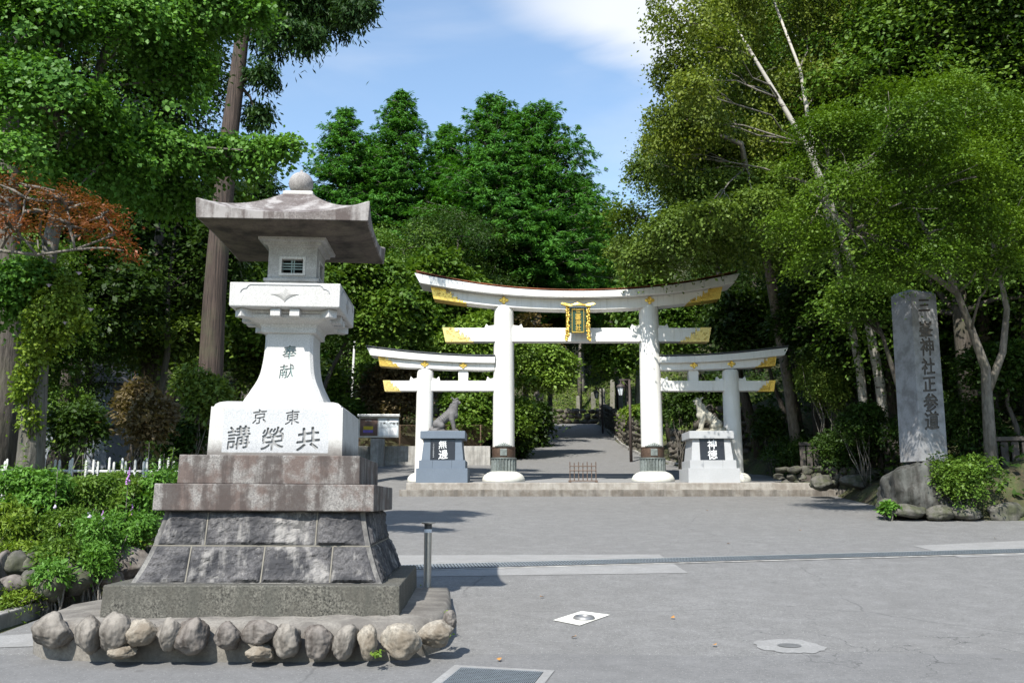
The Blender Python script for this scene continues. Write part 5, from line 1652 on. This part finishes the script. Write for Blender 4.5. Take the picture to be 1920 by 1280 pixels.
SPOTL = [(-15, 30), (-18, 26), (-18, 35), (-14, 46), (-6, 48), (-20, 40), (-3, 50), (-12, 22), (-10, 55), (-17, 56), (-16, 20), (-25, 32), (-5, 66), (-11, 70), (-1, 90), (6, 92), (-6, 88), (13, 90), (20, 86), (-19, 46), (-23, 50), (-21, 58), (-26, 44), (-30, 52), (-15, 64), (-22, 66), (-28, 62), (-34, 58), (-9, 78), (-16, 76), (-24, 76), (-32, 72), (-40, 64), (-14, 88), (-22, 90), (-30, 84), (-38, 50), (-33, 42), (-38, 78)]
for i, (x, y) in enumerate(SPOTL):
    dup(proto[i % 3], (x, y, gz(x, y)), rr.uniform(0, 6.28), rr.uniform(.8, 1.15) * (.6 if -21 < x < -5 and y < 30 else 1), 'dark green tree crowded in the wood left of and behind the gate', 'crowded trees of the wood behind')
# ground cover of the wooded slopes
rng = np.random.default_rng(40)
n = 60000
X = np.concatenate([rng.uniform(9.6, 34, n // 2), rng.uniform(-30, -5.4, n // 4), rng.uniform(-16, 30, n // 4)]); Y = np.concatenate([rng.uniform(20.5, 76, n // 2), rng.uniform(12, 60, n // 4), rng.uniform(79, 100, n // 4)])
ok = (X > xr(Y) + .5) | (X < xl(Y) - .5) | (Y > 79)
X, Y = X[ok], Y[ok]
C = np.stack([X, Y, g(X, Y) + rng.gamma(1.5, .12, len(X))], -1)
leaf_mesh('undergrowth', C, rng.normal(size=C.shape), unit(np.array([0, -.3, 1.]) + rng.normal(size=C.shape) * .5), .22, .13, rng.random(len(C)), M['leaf_dark'])
tag(bpy.data.objects['undergrowth'], kind='stuff')
# sunlit mossy bank by the tablets
n = 44000
X = rng.uniform(1, 15, n); Y = rng.uniform(46, 90, n); ok = ((X > xr(Y) + .7) & (X < xr(Y) + 7.5)) | (Y > 78.5)
X, Y = X[ok], Y[ok]; C = np.stack([X, Y, g(X, Y) + rng.gamma(1.5, .05, len(X))], -1)
leaf_mesh('moss', C, rng.normal(size=C.shape), unit(np.array([0, -.5, .8]) + rng.normal(size=C.shape) * .4), .2, .08, rng.random(len(C)), M['moss'])
tag(bpy.data.objects['moss'], kind='stuff')

# ------------------------------------------------------------------ walls, tablets, lamps


def rock_wall(name, label, path, height, size, mat, seed, thick=.4, topz=None):
    """dry wall of many stones along a ground path"""
    rr = random.Random(seed)
    t = Vector((*path[0], 0)); t.z = gz(*path[0]) if topz is None else topz
    m = MB()
    for k in range(len(path) - 1):
        a, b = Vector((*path[k], 0)), Vector((*path[k + 1], 0)); L0 = (b - a).length
        n = max(1, int(L0 / size)); rows = max(1, int(height / (size * .62)))
        for i in range(n):
            for j in range(rows):
                q = a.lerp(b, (i + .5 + (.5 if j % 2 else 0) * .9 + rr.uniform(-.15, .15)) / n)
                z = float(rz(q.y)) + (j + .45) * height / rows
                s = size * rr.uniform(.5, .68)
                rock_shape(m, (q.x - t.x + rr.uniform(-.05, .05), q.y - t.y + rr.uniform(-.05, .05), z - t.z), (s * rr.uniform(.75, 1.25), thick * rr.uniform(.6, 1.1), s * rr.uniform(.55, .95)), rr.randrange(9999), 2, .4, None, 1.3, .7, .35)
    o = m.build(name, mat, None, True, auto=70); o.location = t
    return tag(o, label, 'wall')


krp = [(p.x + .3, p.y) for p in _kr]
rock_wall('stone_wall', 'mossy dry stone wall curving along the right side of the road', krp[2:] + [(krp[-1][0] + .2, 76.6)], 1.7, .42, M['wall_rock'], 1, .35)
rock_wall('stone_wall', 'rounded end of dry stone wall between right column and pale pedestal', [krp[0], krp[1], (krp[1][0] + .4, krp[1][1] + 1.4)], 1.5, .36, M['wall_rock'], 2, .3)
rock_wall('stone_wall', 'low dry stone wall across the top of the road', [(xl(77) - 1.5, 77.6), (xr(77) + 1.2, 77.4)], 1.3, .6, M['wall_rock'], 3, .35)
c_ = P(1325, 800, 37)
rock_wall('stone_wall', 'tumbled stones stepping up the bank behind the buff wolf', [(c_.x - .5, 37.2), (c_.x + 2.2, 37)], 2.6, .42, M['wall_rock'], 4, .35)
wA, wB = P(1450, 880, 28.6), P(1700, 890, 27.2)
rock_wall('stone_wall', 'low dark rubble wall under the stone fence right of the gate', [(wA.x, 28.6), (wB.x, 27.4), (wB.x + 3, 26.5)], .85, .34, M['moss_rock'], 5, .3)
# kerb along the road
m = MB()
for k in range(len(_kr) - 1):
    a, b = _kr[k], _kr[k + 1]; a0, b0 = Vector((a.x, a.y, 0)), Vector((b.x, b.y, 0)); d = (b0 - a0).normalized(); nn = Vector((d.y, -d.x, 0)) * .16
    za, zb = float(rz(a.y)), float(rz(b.y))
    m.add([(a.x, a.y, za - .1), (b.x, b.y, zb - .1), (b.x + nn.x, b.y + nn.y, zb - .1), (a.x + nn.x, a.y + nn.y, za - .1), (a.x, a.y, za + .13), (b.x, b.y, zb + .13), (b.x + nn.x, b.y + nn.y, zb + .13), (a.x + nn.x, a.y + nn.y, za + .13)],
          [(3, 2, 1, 0), (4, 5, 6, 7), (0, 1, 5, 4), (1, 2, 6, 5), (2, 3, 7, 6), (3, 0, 4, 7)])
tag(m.build('kerb', M['concrete']), kind='structure')
# left low concrete wall
m = MB(); zb = float(rz(40.1)); m.box(-16, -.95, 40.0, 40.25, zb - .3, zb + .82)
tag(m.build('concrete_wall', M['concrete'], bevel=.02), 'low stained concrete wall behind the left side gate', 'wall')
# chain-link fence on it
cf = thing('chain_link_fence', 'rusty chain link fence above the low concrete wall', 'fence', (-6, 40.5, zb + .8))
m = MB()
for k in range(130):
    x = -8 + k * .11
    for sg in (1, -1):
        if -8 <= x + sg * 0 <= 4.6: m.tube([(x, 0, 0), (x + sg * .95, .01 * sg, .95)], .006, 3, False)
m.build('mesh', M['chain'], cf)
for k in range(8):
    m = MB(); m.tube([(-8 + k * 1.8, .03, -.8), (-8 + k * 1.8, .03, 1.0)], .03, 8); m.build('post', M['chain'], cf, True)
m = MB(); m.tube([(-8, .03, .97), (4.7, .03, .97)], .02, 8); m.build('rail', M['chain'], cf, True)

# notice board
Yn = 39.2
n0 = P(710, 845, Yn); nb = thing('notice_board', 'framed notice board with brown and white panels on a grey post', 'notice board', (n0.x, Yn, float(rz(Yn))))
def nx(px): return P(px, 800, Yn).x - n0.x
def nz(py): return P(710, py, Yn).z - float(rz(Yn))
m = MB(); m.box(nx(696), nx(722), -.12, .12, -.1, nz(822)); m.build('post', M['concrete'], nb, bevel=.01)
m = MB(); m.box(nx(673), nx(748), -.05, .12, nz(820), nz(779)); m.build('cabinet', M['alu'], nb, bevel=.012)
m = MB(); m.box(nx(671), nx(750), -.20, .16, nz(781.5), nz(777)); m.build('canopy', M['alu'], nb, bevel=.01)
m = MB(); m.box(nx(675.5), nx(708.5), -.062, -.052, nz(817), nz(784)); lpn = m.build('brown_panel', M['board_brown'], nb)
m = MB(); m.box(nx(711), nx(746), -.062, -.052, nz(817), nz(784)); rpn = m.build('white_panel', M['board_white'], nb)
m = MB(); m.box(nx(682), nx(700), -.07, -.063, nz(805.5), nz(799)); m.build('poster', M['paper_yellow'], lpn)
m = MB(); m.box(nx(681.5), nx(700), -.07, -.063, nz(811), nz(806)); m.build('poster', M['paper_purple'], lpn)
m = MB(); m.box(nx(728), nx(744), -.07, -.063, nz(815), nz(803)); m.build('poster', M['ink_white'], rpn)
text('lettering', '三峯山博物館', .135, M['steel_dark'], rpn, (nx(730), -.066, nz(794)), depth=.004)
text('lettering', '三峯神社', .07, M['ink_grey'], lpn, (nx(691), -.066, nz(788)), depth=.004)
m = MB(); m.lathe([(0, 0), (.06, 0), (.06, .006), (0, .006)], 16); o = m.build('emblem', M['ink_grey'], rpn); o.location = (nx(728), -.064, nz(787.5)); o.rotation_euler = (R(90), 0, 0)
m = MB()
for k in range(3): m.box(nx(714), nx(744 if k < 2 else 726), -.066, -.063, nz(799.2 + k * 2), nz(798.4 + k * 2))
m.build('small_print', M['ink_grey'], rpn)

# white pole
pp = P(661, 720, 44.2); zb = gz(pp.x, 44.2)
m = MB(); tpole = P(667, 590, 44.2); m.lathe([(.07, 0), (.055, tpole.z - zb)], 12); m.lathe([(0, 0), (.07, .03), (0, .09)], 10, (0, 0, tpole.z - zb))
o = m.build('flag_pole', M['pole_white'], None, True, auto=40); o.location = (tpole.x - .1, 44.2, zb); o.rotation_euler = (0, R(1.2), 0)
tag(o, 'thin white bare pole standing among trees right of stone lantern', 'pole')

# stone tablets on the bank
TABS = [(1085, 742, 776, 7, 80, 'small pale stone tablet on the mossy bank, leftmost of the row'), (1129.5, 728, 768, 11, 79.5, 'squat stone tablet partly behind the farther street lamp'), (1147.5, 712, 758, 9, 75, 'tall grey stone tablet between the two street lamps'),
        (1164.5, 704, 752, 8, 69, 'narrow stone tablet just left of the nearer street lamp head'), (1177.5, 700, 755, 10, 65, 'wide stone tablet beside the nearer street lamp post'), (1195, 690, 748, 9, 60, 'tallest pale stone tablet next to the right gate column'),
        (1113, 735, 768, 8, 81, 'dark weathered stone tablet behind the farther lamp head')]
for i, (px, y0, y1, w, Y, lb) in enumerate(TABS):
    b = P(px, y1, Y); b.z = min(gz(b.x, Y), b.z) - .2; tpz = P(px, y0, Y).z - b.z; hw = w * PXM(y0, Y) / 2
    m = MB(); m.stack([(hw, hw * .6, 0), (hw * .95, hw * .55, tpz - .12), (hw * .6, hw * .4, tpz)]); o = m.build('stone_tablet', M['stele'], None, bevel=.03); o.location = b; o.rotation_euler = (0, R((i % 3 - 1) * 1.2), R(i * 7 - 20))
    tag(o, lb, 'stone tablet', 'stone tablets on the bank')


def street_lamp(label, px, py0, py1, Y):
    b = P(px, py1, Y); b.z = gz(b.x, Y); H = P(px, py0, Y).z - b.z
    t = thing('street_lamp', label, 'street lamp', tuple(b), group='lantern style street lamps by the road')
    m = MB(); m.tube([(0, 0, -.2), (0, 0, H)], [.075, .06], 10); m.build('post', M['lamp_metal'], t, True)
    m = MB(); m.tube([(.02, 0, H - .03), (-.48, 0, H - .03)], .04, 8); m.tube([(0, 0, H - .4), (-.3, 0, H - .05)], .018, 6); m.build('arm', M['lamp_metal'], t, True)
    m = MB(); m.lathe([(.22, H - .36), (.17, H - .27), (.05, H - .2), (.03, H - .05)], 12, (-.40, 0, 0)); h = m.build('lamp_shade', M['lamp_metal'], t, True, auto=30)
    m = MB(); m.lathe([(.09, H - .74), (.17, H - .37)], 6, (-.40, 0, 0)); m.build('glass', M['lamp_glass'], h)
    m = MB()
    for k in range(6):
        a = math.pi / 3 * k; m.tube([(-.40 + .095 * math.cos(a), .095 * math.sin(a), H - .75), (-.40 + .178 * math.cos(a), .178 * math.sin(a), H - .36)], .013, 5)
    m.build('cage', M['lamp_metal'], h)


street_lamp('dark lantern style street lamp nearer the gate, beside the right column', 1183.5, 711, 866, 41.8)
street_lamp('dark lantern style street lamp farther up the road, looking smaller', 1130, 727, 800, 64)

# ------------------------------------------------------------------ inscribed pillar on its rock, right
Yp = 21.6
pb = P(1731, 842, Yp)
pil = thing('stone_pillar', 'tall inscribed grey stone pillar standing on a rough rock in the shade', 'pillar', tuple(pb))
hp = P(1712, 549, Yp).z - pb.z
W0, W1 = 31 * PXM(842, Yp), 29.5 * PXM(549, Yp)
m = MB(); rot = None
m.stack([(W0, W0 * .85, -.3), (W0, W0 * .85, 0), (W1 * .99, W1 * .85, hp - .07), (W1 * .855, W1 * .66, hp)])
bd = m.build('shaft', M['pillar'], pil)
pil.rotation_euler = (0, R(.9), R(19))
gl = []
tlt = math.atan((W0 - W1) * .85 / hp)
for ch, py, s in (('三', 577, 30), ('峯', 622, 34), ('神', 654, 35), ('社', 690, 33), ('正', 723, 33), ('参', 757, 36), ('道', 790, 36)):
    z = P(1731, py, Yp).z - pb.z
    gl.append((ch, s * PXM(py, Yp) * .98, (.0, -(W0 + (W1 - W0) * z / hp) * .85, z), -tlt, .03, 1))
for q_ in gl: engrave(bd, [q_], M['pillar_dirt'], .02)
m = MB(); rock_shape(m, (0, 0, 0), (.74, .75, .95), 301, 5, .16, None, 1.9, .5, .92)
rk = P(1712, 915, Yp); o = m.build('rock', M['pillar_rock'], None, True, auto=50); o.location = (rk.x, Yp, rk.z - .12); tag(o, 'large rough lichen stained rock carrying the inscribed pillar', 'rock')
for i, (px, py, rx, ry, Y) in enumerate(((1700, 958, 34, 14, 20.9), (1760, 962, 30, 14, 20.8), (1664, 950, 18, 16, 21.2), (1810, 960, 36, 16, 20.9), (1880, 962, 42, 20, 21.0), (1540, 905, 26, 14, 27), (1600, 902, 30, 14, 26.6))):
    c = P(px, py, Y); s = PXM(py, Y); m = MB(); rock_shape(m, (0, 0, 0), (rx * s, .3, ry * s), 320 + i, 4, .3); o = m.build('rock', M['moss_rock'], None, True, auto=60); o.location = c
    tag(o, ['mossy rock at the foot of the big pillar rock', 'ochre stained flat rock under the shrub by the pillar', 'small rock beside leafy weeds left of pillar rock', 'mossy rock below the dark bush right of pillar', 'dark rock at the right edge of the forecourt', 'dark stone at the foot of low wall right of steps', 'dark stone in shade between low wall and pillar'][i], 'rock')


def shrub(label, seed, px, py, Y, rx, ry, mat, leaf, n, per=18, r=.12, name='shrub', cat='shrub', group=None, stemm=None, aspect=.5, spikes=None, **kw):
    c = P(px, py, Y); s = PXM(py, Y); base = Vector((c.x, Y, gz(c.x, Y)))
    t = thing(name, label, cat, tuple(base), group=group); rr = random.Random(seed)
    LB = [(c.x + rr.uniform(-.45, .45) * rx * s, Y + rr.uniform(-.35, .35) * rx * s, c.z + rr.uniform(-.45, .45) * ry * s, rx * s * rr.uniform(.4, .62), rx * s * rr.uniform(.35, .5), ry * s * rr.uniform(.4, .6)) for _ in range(6)]
    LB.append((c.x, Y, c.z, rx * s * .6, rx * s * .5, ry * s * .6))
    kw = {**dict(flat=.25, droop=.3, up=.6, jit=.5, shell=.35, gap=.25, gfreq=1.6, under=.5), **kw}
    _, cl = crown('foliage', seed, LB, n, per, r, leaf, mat, t, aspect, loc=tuple(base), **kw)
    m = MB()
    for _ in range(10):
        e = Vector(cl[rr.randrange(len(cl))]); limb(m, (rr.uniform(-.1, .1), rr.uniform(-.1, .1), -.05), e, .016, .005, rr, 5, .15, 4)
    m.build('stem', stemm or M['bark_grey'], t, True)
    if spikes:
        fm, k, hgt = spikes
        for _ in range(k):
            m = MB(); e = Vector(cl[rr.randrange(len(cl))]) + Vector((0, -.05, .05))
            for j in range(9): m.lathe([(0, -.018), (.020 * (1 - j * .08), 0), (0, .02)], 6, (e.x + rr.uniform(-.012, .012), e.y + rr.uniform(-.012, .012), e.z + j * hgt / 9))
            m.build('flower', fm, t)
    return t


shrub('dense dark green bush spilling over the pillar rock', 401, 1800, 905, 20.9, 82, 64, M['leaf_mid'], .08, 900, 20, .13, flat=.12, up=.85, gap=.44, gfreq=2.2, shell=.2)
shrub('bright leafy weed at the foot of the pillar rock', 402, 1664, 952, 20.9, 20, 15, M['leaf_bright'], .12, 40, 14, .08, name='weed', cat='weed')
shrub('pale green dappled shrub left of the birch stems', 403, 1552, 728, 29.6, 62, 88, M['leaf_olive'], .09, 800, 22, .16)
shrub('dark shrub on the bank seen between right main column and pale pedestal', 407, 1272, 752, 37.5, 42, 50, M['leaf_dark'], .14, 420, 20, .2)
shrub('dark shrub on the shaded bank behind the buff wolf', 408, 1345, 745, 38.5, 60, 48, M['leaf_dark'], .14, 460, 20, .2)
shrub('mid green shrub above the curved road wall', 409, 1225, 770, 43, 30, 34, M['leaf_mid'], .16, 260, 18, .22)
shrub('dark shrub under the birches behind the stone fence', 404, 1620, 790, 26.5, 70, 40, M['leaf_dark'], .1, 320, 20, .16)
shrub('green shrub on the bank between the tablets and the road', 405, 1195, 775, 50, 30, 22, M['leaf_yellow'], .2, 160, 18, .25)
shrub('dark green shrub in front of the shaded bank right of wolf', 406, 1450, 800, 33, 52, 42, M['leaf_dark'], .14, 260, 20, .2)

for i, (px, py, Y, rx, ry, lb) in enumerate(((1830, 800, 24.5, 90, 70, 'dark shrub in the shade right of the inscribed pillar'), (1910, 850, 23.4, 60, 60, 'dark shrub at the right edge above the stone fence'), (1600, 830, 28, 80, 50, 'dark shrub behind the post fence left of the pillar'), (1720, 800, 26, 80, 70, 'dark shrub directly behind the inscribed pillar'), (1500, 860, 31, 70, 50, 'dark shrub in the shade beside the low rubble wall'), (1905, 925, 21.9, 55, 48, 'dark low shrub at the right edge beyond the bush on the rock'), (1850, 900, 22.4, 60, 50, 'dark shrub in front of the maple stems at right'))):
    shrub(lb, 480 + i, px, py, Y, rx, ry, M['leaf_dark'], .11, 420, 20, .19)

# stone fence posts, right
fA, fB = P(1505, 848, 29.2), P(1690, 850, 28.2)
def stone_fence(label, A, B, n, h, grp):
    d = Vector((B.x - A.x, B.y - A.y, 0)); L0 = d.length; ang = math.atan2(d.y, d.x)
    t = thing('stone_fence', label, 'fence', (A.x, A.y, A.z), ang)
    for k in range(n):
        x = L0 * k / (n - 1); m = MB(); m.stack([(.085, .08, -.9), (.085, .08, h - .04), (.06, .055, h)], x, 0); m.build('post', M['fence_stone'], t, bevel=.01)
    m = MB(); m.box(-.1, L0 + .1, -.12, .12, h + .002, h + .11); m.build('rail', M['fence_stone'], t, bevel=.01)
    m = MB(); m.box(-.1, L0 + .1, -.17, .17, -.95, -.25); m.build('plinth', M['fence_stone'], t, bevel=.01)
    return t


fz = P(1505, 872, 29.2).z
stone_fence('dark stone post fence on the low wall right of the gate', Vector((fA.x, fA.y, fz)), Vector((fB.x, fB.y, fz)), 15, .62, None)
fC, fD = P(1868, 900, 22.6), P(1990, 900, 22.2)
stone_fence('dark stone post fence at the right edge behind the bush', Vector((fC.x, fC.y, fC.z)), Vector((fD.x, fD.y, fC.z)), 7, .95, None)

# ------------------------------------------------------------------ garden bed, left
m = MB()
ka = [ground_at(*q) for q in ((-40, 1182), (60, 1150), (130, 1125), (205, 1101))]
ka.append(ka[-1] + (ka[-1] - ka[-2]) * 2.5)
for k in range(len(ka) - 1):
    a, b = ka[k], ka[k + 1]; d = Vector((b.x - a.x, b.y - a.y, 0)).normalized(); nn = Vector((-d.y, d.x, 0)) * .14
    za, zb = float(rz(a.y)), float(rz(b.y))
    m.add([(a.x, a.y, za - .2), (b.x, b.y, zb - .2), (b.x + nn.x, b.y + nn.y, zb - .2), (a.x + nn.x, a.y + nn.y, za - .2), (a.x, a.y, za + .10), (b.x, b.y, zb + .10), (b.x + nn.x, b.y + nn.y, zb + .10), (a.x + nn.x, a.y + nn.y, za + .10)],
          [(3, 2, 1, 0), (4, 5, 6, 7), (0, 1, 5, 4), (1, 2, 6, 5), (2, 3, 7, 6), (3, 0, 4, 7)])
tag(m.build('garden_kerb', M['concrete'], bevel=.015), kind='structure')
bw = thing('boulder_wall', 'low retaining wall of mossy round boulders under the flower bed', 'wall', (-5.6, 11, .4))
for i, (px, py, rx, ry, Y) in enumerate(((8, 1066, 16, 30, 10.8), (36, 1062, 26, 26, 10.9), (68, 1055, 22, 20, 11.0), (22, 1098, 30, 18, 10.5), (62, 1092, 20, 24, 10.6), (95, 1096, 26, 26, 10.6), (100, 1060, 22, 24, 11), (140, 1085, 30, 30, 11), (180, 1075, 26, 26, 11.3), (235, 1055, 40, 28, 11.7), (-30, 1075, 26, 40, 10.6), (280, 1055, 30, 26, 12.2), (212, 1086, 18, 14, 11.3), (-25, 1110, 30, 24, 10.2))):
    c = P(px, py, Y); s = PXM(py, Y); m = MB(); rock_shape(m, (0, 0, 0), (rx * s * 1.1, .2, ry * s * 1.1), 500 + i, 4, .25); o = m.build('boulder', M['moss_rock'] if i % 3 else M['boulder'][2], bw, True); o.location = (c.x + 5.6, c.y - 11, c.z - .4)
# earth of the bed behind the boulders
bx0 = np.linspace(-14, -5.0, 30); by0 = np.linspace(9.6, 22, 40); BX, BY = np.meshgrid(bx0, by0)
_ln = 10.85 + np.clip(BX + 6.1, 0, 3) * 1.5
BZ = np.where(BY > _ln, rz(BY) + .40 + np.clip((BY - _ln) * .12, 0, .3) + .05 * np.sin(BX * 3) * np.cos(BY * 2.3), rz(BY) - .15)
BZ = np.where(BX > -5.15, np.minimum(BZ, rz(BY) + .25), BZ)
tag(grid_mesh('garden_bed', BX, BY, BZ, M['soil']), kind='structure')

pf_ = thing('picket_fence', 'low white picket fence behind the garden plants at left', 'fence', (P(10, 880, 13.4).x, 13.4, P(10, 900, 13.4).z))
x_ = 0.0; rr = random.Random(77); o0 = pf_.location
pxs = [10, 14, 58, 72, 84, 104, 112, 132, 136, 162, 176, 184, 206, 214, 230, 236, 254, 270, 276, 300, 316, 326]
for px in pxs:
    q = P(px, 862 + rr.uniform(-3, 6), 13.4 + (px - 10) * .002); m = MB()
    m.stack([(.015, .010, -.45), (.015, .010, q.z - o0.z), (.004, .008, q.z - o0.z + .02)], q.x - o0.x, q.y - o0.y); m.build('picket', M['picket'], pf_)
for py in (884, 915):
    a, b = P(0, py - 2, 13.42), P(335, py, 14.07); m = MB(); m.tube([a - o0, b - o0], .02, 6); m.build('rail', M['picket'], pf_)

GR = 'plants of the garden bed'
PL = [(60, 925, 12.3, 80, 58, 'bright', .10, 'tall leafy bright plant at the left edge of the bed'), (150, 935, 12.6, 74, 52, 'mid', .09, 'dense green plant before the white pickets left of centre'), (235, 940, 12.7, 70, 56, 'mid', .09, 'dark leafy clump in the middle of the flower bed'), (290, 920, 12.8, 50, 50, 'bright', .1, 'bright plant against the left end of the red stained tier'),
      (30, 980, 11.6, 60, 50, 'yellow', .1, 'yellow green plant above the leftmost boulders'), (110, 985, 11.7, 60, 45, 'mid', .08, 'low green mound in front of the purple flowers'), (180, 1000, 11.5, 60, 40, 'bright', .075, 'feathery bright green mound beside the boulders'), (245, 985, 12, 50, 45, 'bright', .09, 'leafy plant with one tall purple spike'),
      (120, 1045, 11.0, 62, 36, 'mid', .085, 'dark green mound hanging over the boulders'), (180, 1050, 11.1, 42, 32, 'bright', .08, 'fresh green tuft hanging in front of the boulders'), (262, 1000, 12.0, 30, 28, 'yellow', .09, 'yellow green weed by the rough stone base'), (20, 1122, 10.3, 60, 14, 'yellow', .07, 'low weeds along the kerb at the left edge'),
      (100, 1075, 10.6, 40, 18, 'bright', .1, 'broad leaved weed below the boulders'), (330, 885, 13.4, 30, 32, 'bright', .09, 'leafy stem touching the pinkish tier at its left'), (40, 1030, 11.2, 60, 18, 'yellow', .09, 'pale yellow green weeds on top of the boulders'), (90, 900, 13, 80, 20, 'mid', .085, 'plant growing through the white pickets'), (215, 902, 13.1, 80, 20, 'mid', .085, 'leafy plant poking above the white pickets')]
for i, (px, py, Y, rx, ry, k, lf, lb) in enumerate(PL):
    sp = (M['petal'], 3, .16) if i in (1, 7) else ((M['petal_pale'], 4, .03) if i in (5, 6) else None)
    shrub(lb, 430 + i, px, py, Y, rx, ry, M['leaf_' + k], lf * .78, int(rx * ry / 6.5), 17, .085, name='garden_plant', cat='plant', group=GR, spikes=sp, aspect=.34, up=.4, jit=.6, gap=(.44 if i % 3 else .34), gfreq=3.2)
# tall leafy stems standing out of the bed
for i, (px, py0, py1, Y, lb) in enumerate(((272, 985, 828, 13.0, 'tall single stem with narrow leaves just left of the tiers'), (300, 960, 850, 13.1, 'narrow leaved stem close to the upper stained tier'), (148, 960, 850, 12.5, 'upright leafy stem before the picket fence left of centre'), (232, 1010, 905, 12.0, 'purple flowered tall stem rising from the middle of bed'), (40, 960, 830, 12.7, 'spindly stem beside the creeper trunk'), (100, 1000, 880, 12.0, 'leafy stem standing over the green mounds'), (318, 900, 838, 13.4, 'thin leafy stem touching the corner of upper tier'))):
    a = P(px, py0, Y); b = P(px + 8, py1, Y); rng = np.random.default_rng(800 + i); n = 70
    t = thing('garden_plant', lb, 'plant', tuple(a), group=GR)
    m = MB(); m.tube([(0, 0, -.3), (b - a) * .5, b - a], [.008, .007, .003], 5); m.build('stem', M['bark_grey'], t, True)
    u = rng.random(n) * .95 + .05; ang = rng.random(n) * 6.28
    C = np.array(b - a)[None] * u[:, None]; D = np.stack([np.cos(ang), np.sin(ang), rng.uniform(.1, .7, n)], -1); ln = .15 * rng.uniform(.6, 1.2, n) * (1.15 - .6 * u)
    leaf_mesh('leaves', C + unit(D) * ln[:, None] * .5, D, unit(np.array([0, -.2, 1.]) + rng.normal(size=(n, 3)) * .35), ln, ln * .24, rng.random(n), M['leaf_bright' if i % 2 else 'leaf_mid'], t)
    if i in (3,):
        m = MB(); e = b - a
        for j in range(14): m.lathe([(0, -.02), (.022 * (1 - j * .05), 0), (0, .022)], 6, (e.x + rng.normal() * .012, e.y + rng.normal() * .012, e.z - .02 + j * .016))
        m.build('flower', M['petal'], t)
# bronze-leaved shrub and neighbours behind the fence
shrub('bronze brown shrub with upright seed heads behind the picket fence', 460, 262, 775, 15.5, 68, 72, M['leaf_brown'], .10, 460, 18, .14, spikes=(M['leaf_rusty'], 26, .22))
shrub('olive green shrub between bronze shrub and lantern block', 461, 385, 745, 17, 62, 70, M['leaf_olive'], .1, 420, 18, .16)
shrub('dark shrub behind the fence near the creeper trunk', 462, 150, 800, 16.5, 60, 60, M['leaf_dark'], .1, 320, 18, .15)
shrub('dark green shrub low behind the lantern block', 463, 345, 830, 17, 60, 46, M['leaf_dark'], .1, 300, 18, .15)
shrub('dark leafy shrub at the far left behind the trunks', 464, 20, 790, 17.5, 60, 80, M['leaf_dark'], .11, 340, 18, .16)
for i, (px, py, Y, rx, ry, lb) in enumerate(((776, 1110, 11.4, 8, 12, 'tiny weed in the joint behind the bollard'), (706, 1226, 7.85, 9, 5, 'small bright weed between two pale cobbles'), (838, 1188, 8.6, 9, 8, 'mossy weed at the round end of the cobble kerb'), (836, 1150, 9.1, 7, 5, 'tiny weed on the edge of the mortar island'))):
    c = P(px, py, Y); s = PXM(py, Y); rng = np.random.default_rng(600 + i); n = 40
    C = rng.normal(size=(n, 3)) * np.array([rx * s * .6, .04, ry * s * .5]); 
    o = leaf_mesh('weed', C, rng.normal(size=(n, 3)), unit(np.array([0, -.4, 1]) + rng.normal(size=(n, 3)) * .5), .035, .022, rng.random(n), M['leaf_yellow']); o.location = c; tag(o, lb, 'weed')

# pale house glimpsed behind the left trees
hb = P(150, 800, 33); hz = gz(hb.x, 33)
ho = thing('house', 'pale house glimpsed between dark trees at far left', 'house', (hb.x - .6, 34, hz - .6))
m = MB(); m.box(-2.6, 1.2, 0, 4, -.5, 4.2); m.build('wall', M['house_wall'], ho)
m = MB(); m.prism([(-3, 4.21), (1.6, 4.21), (-.7, 6.0)], -.3, 4.3); m.build('roof', M['house_roof'], ho)
for x in (-1.8, -.2):
    m = MB(); m.box(x - .45, x + .45, -.03, -.003, 1.2, 2.4); m.build('window', M['dark'], ho)

# dry leaves on the asphalt
for i, (px, py) in enumerate(((1016, 1121), (1076, 1197), (1040, 1300), (1326, 958), (1866, 1010), (1500, 995), (1366, 1020), (936, 1239), (1262, 1160), (1340, 1212))):
    p = ground_at(px, py); rng = np.random.default_rng(700 + i)
    o = leaf_mesh('fallen_leaf', np.zeros((1, 3)), rng.normal(size=(1, 3)), unit(np.array([[0, 0, 1.]]) + rng.normal(size=(1, 3)) * .25), .075, .05, np.array([.5]), M['dry_leaf']); o.location = (p.x, p.y, p.z + .02)
    tag(o, 'small dry orange brown leaf lying on the grey asphalt', 'leaf', 'fallen leaves on the asphalt')
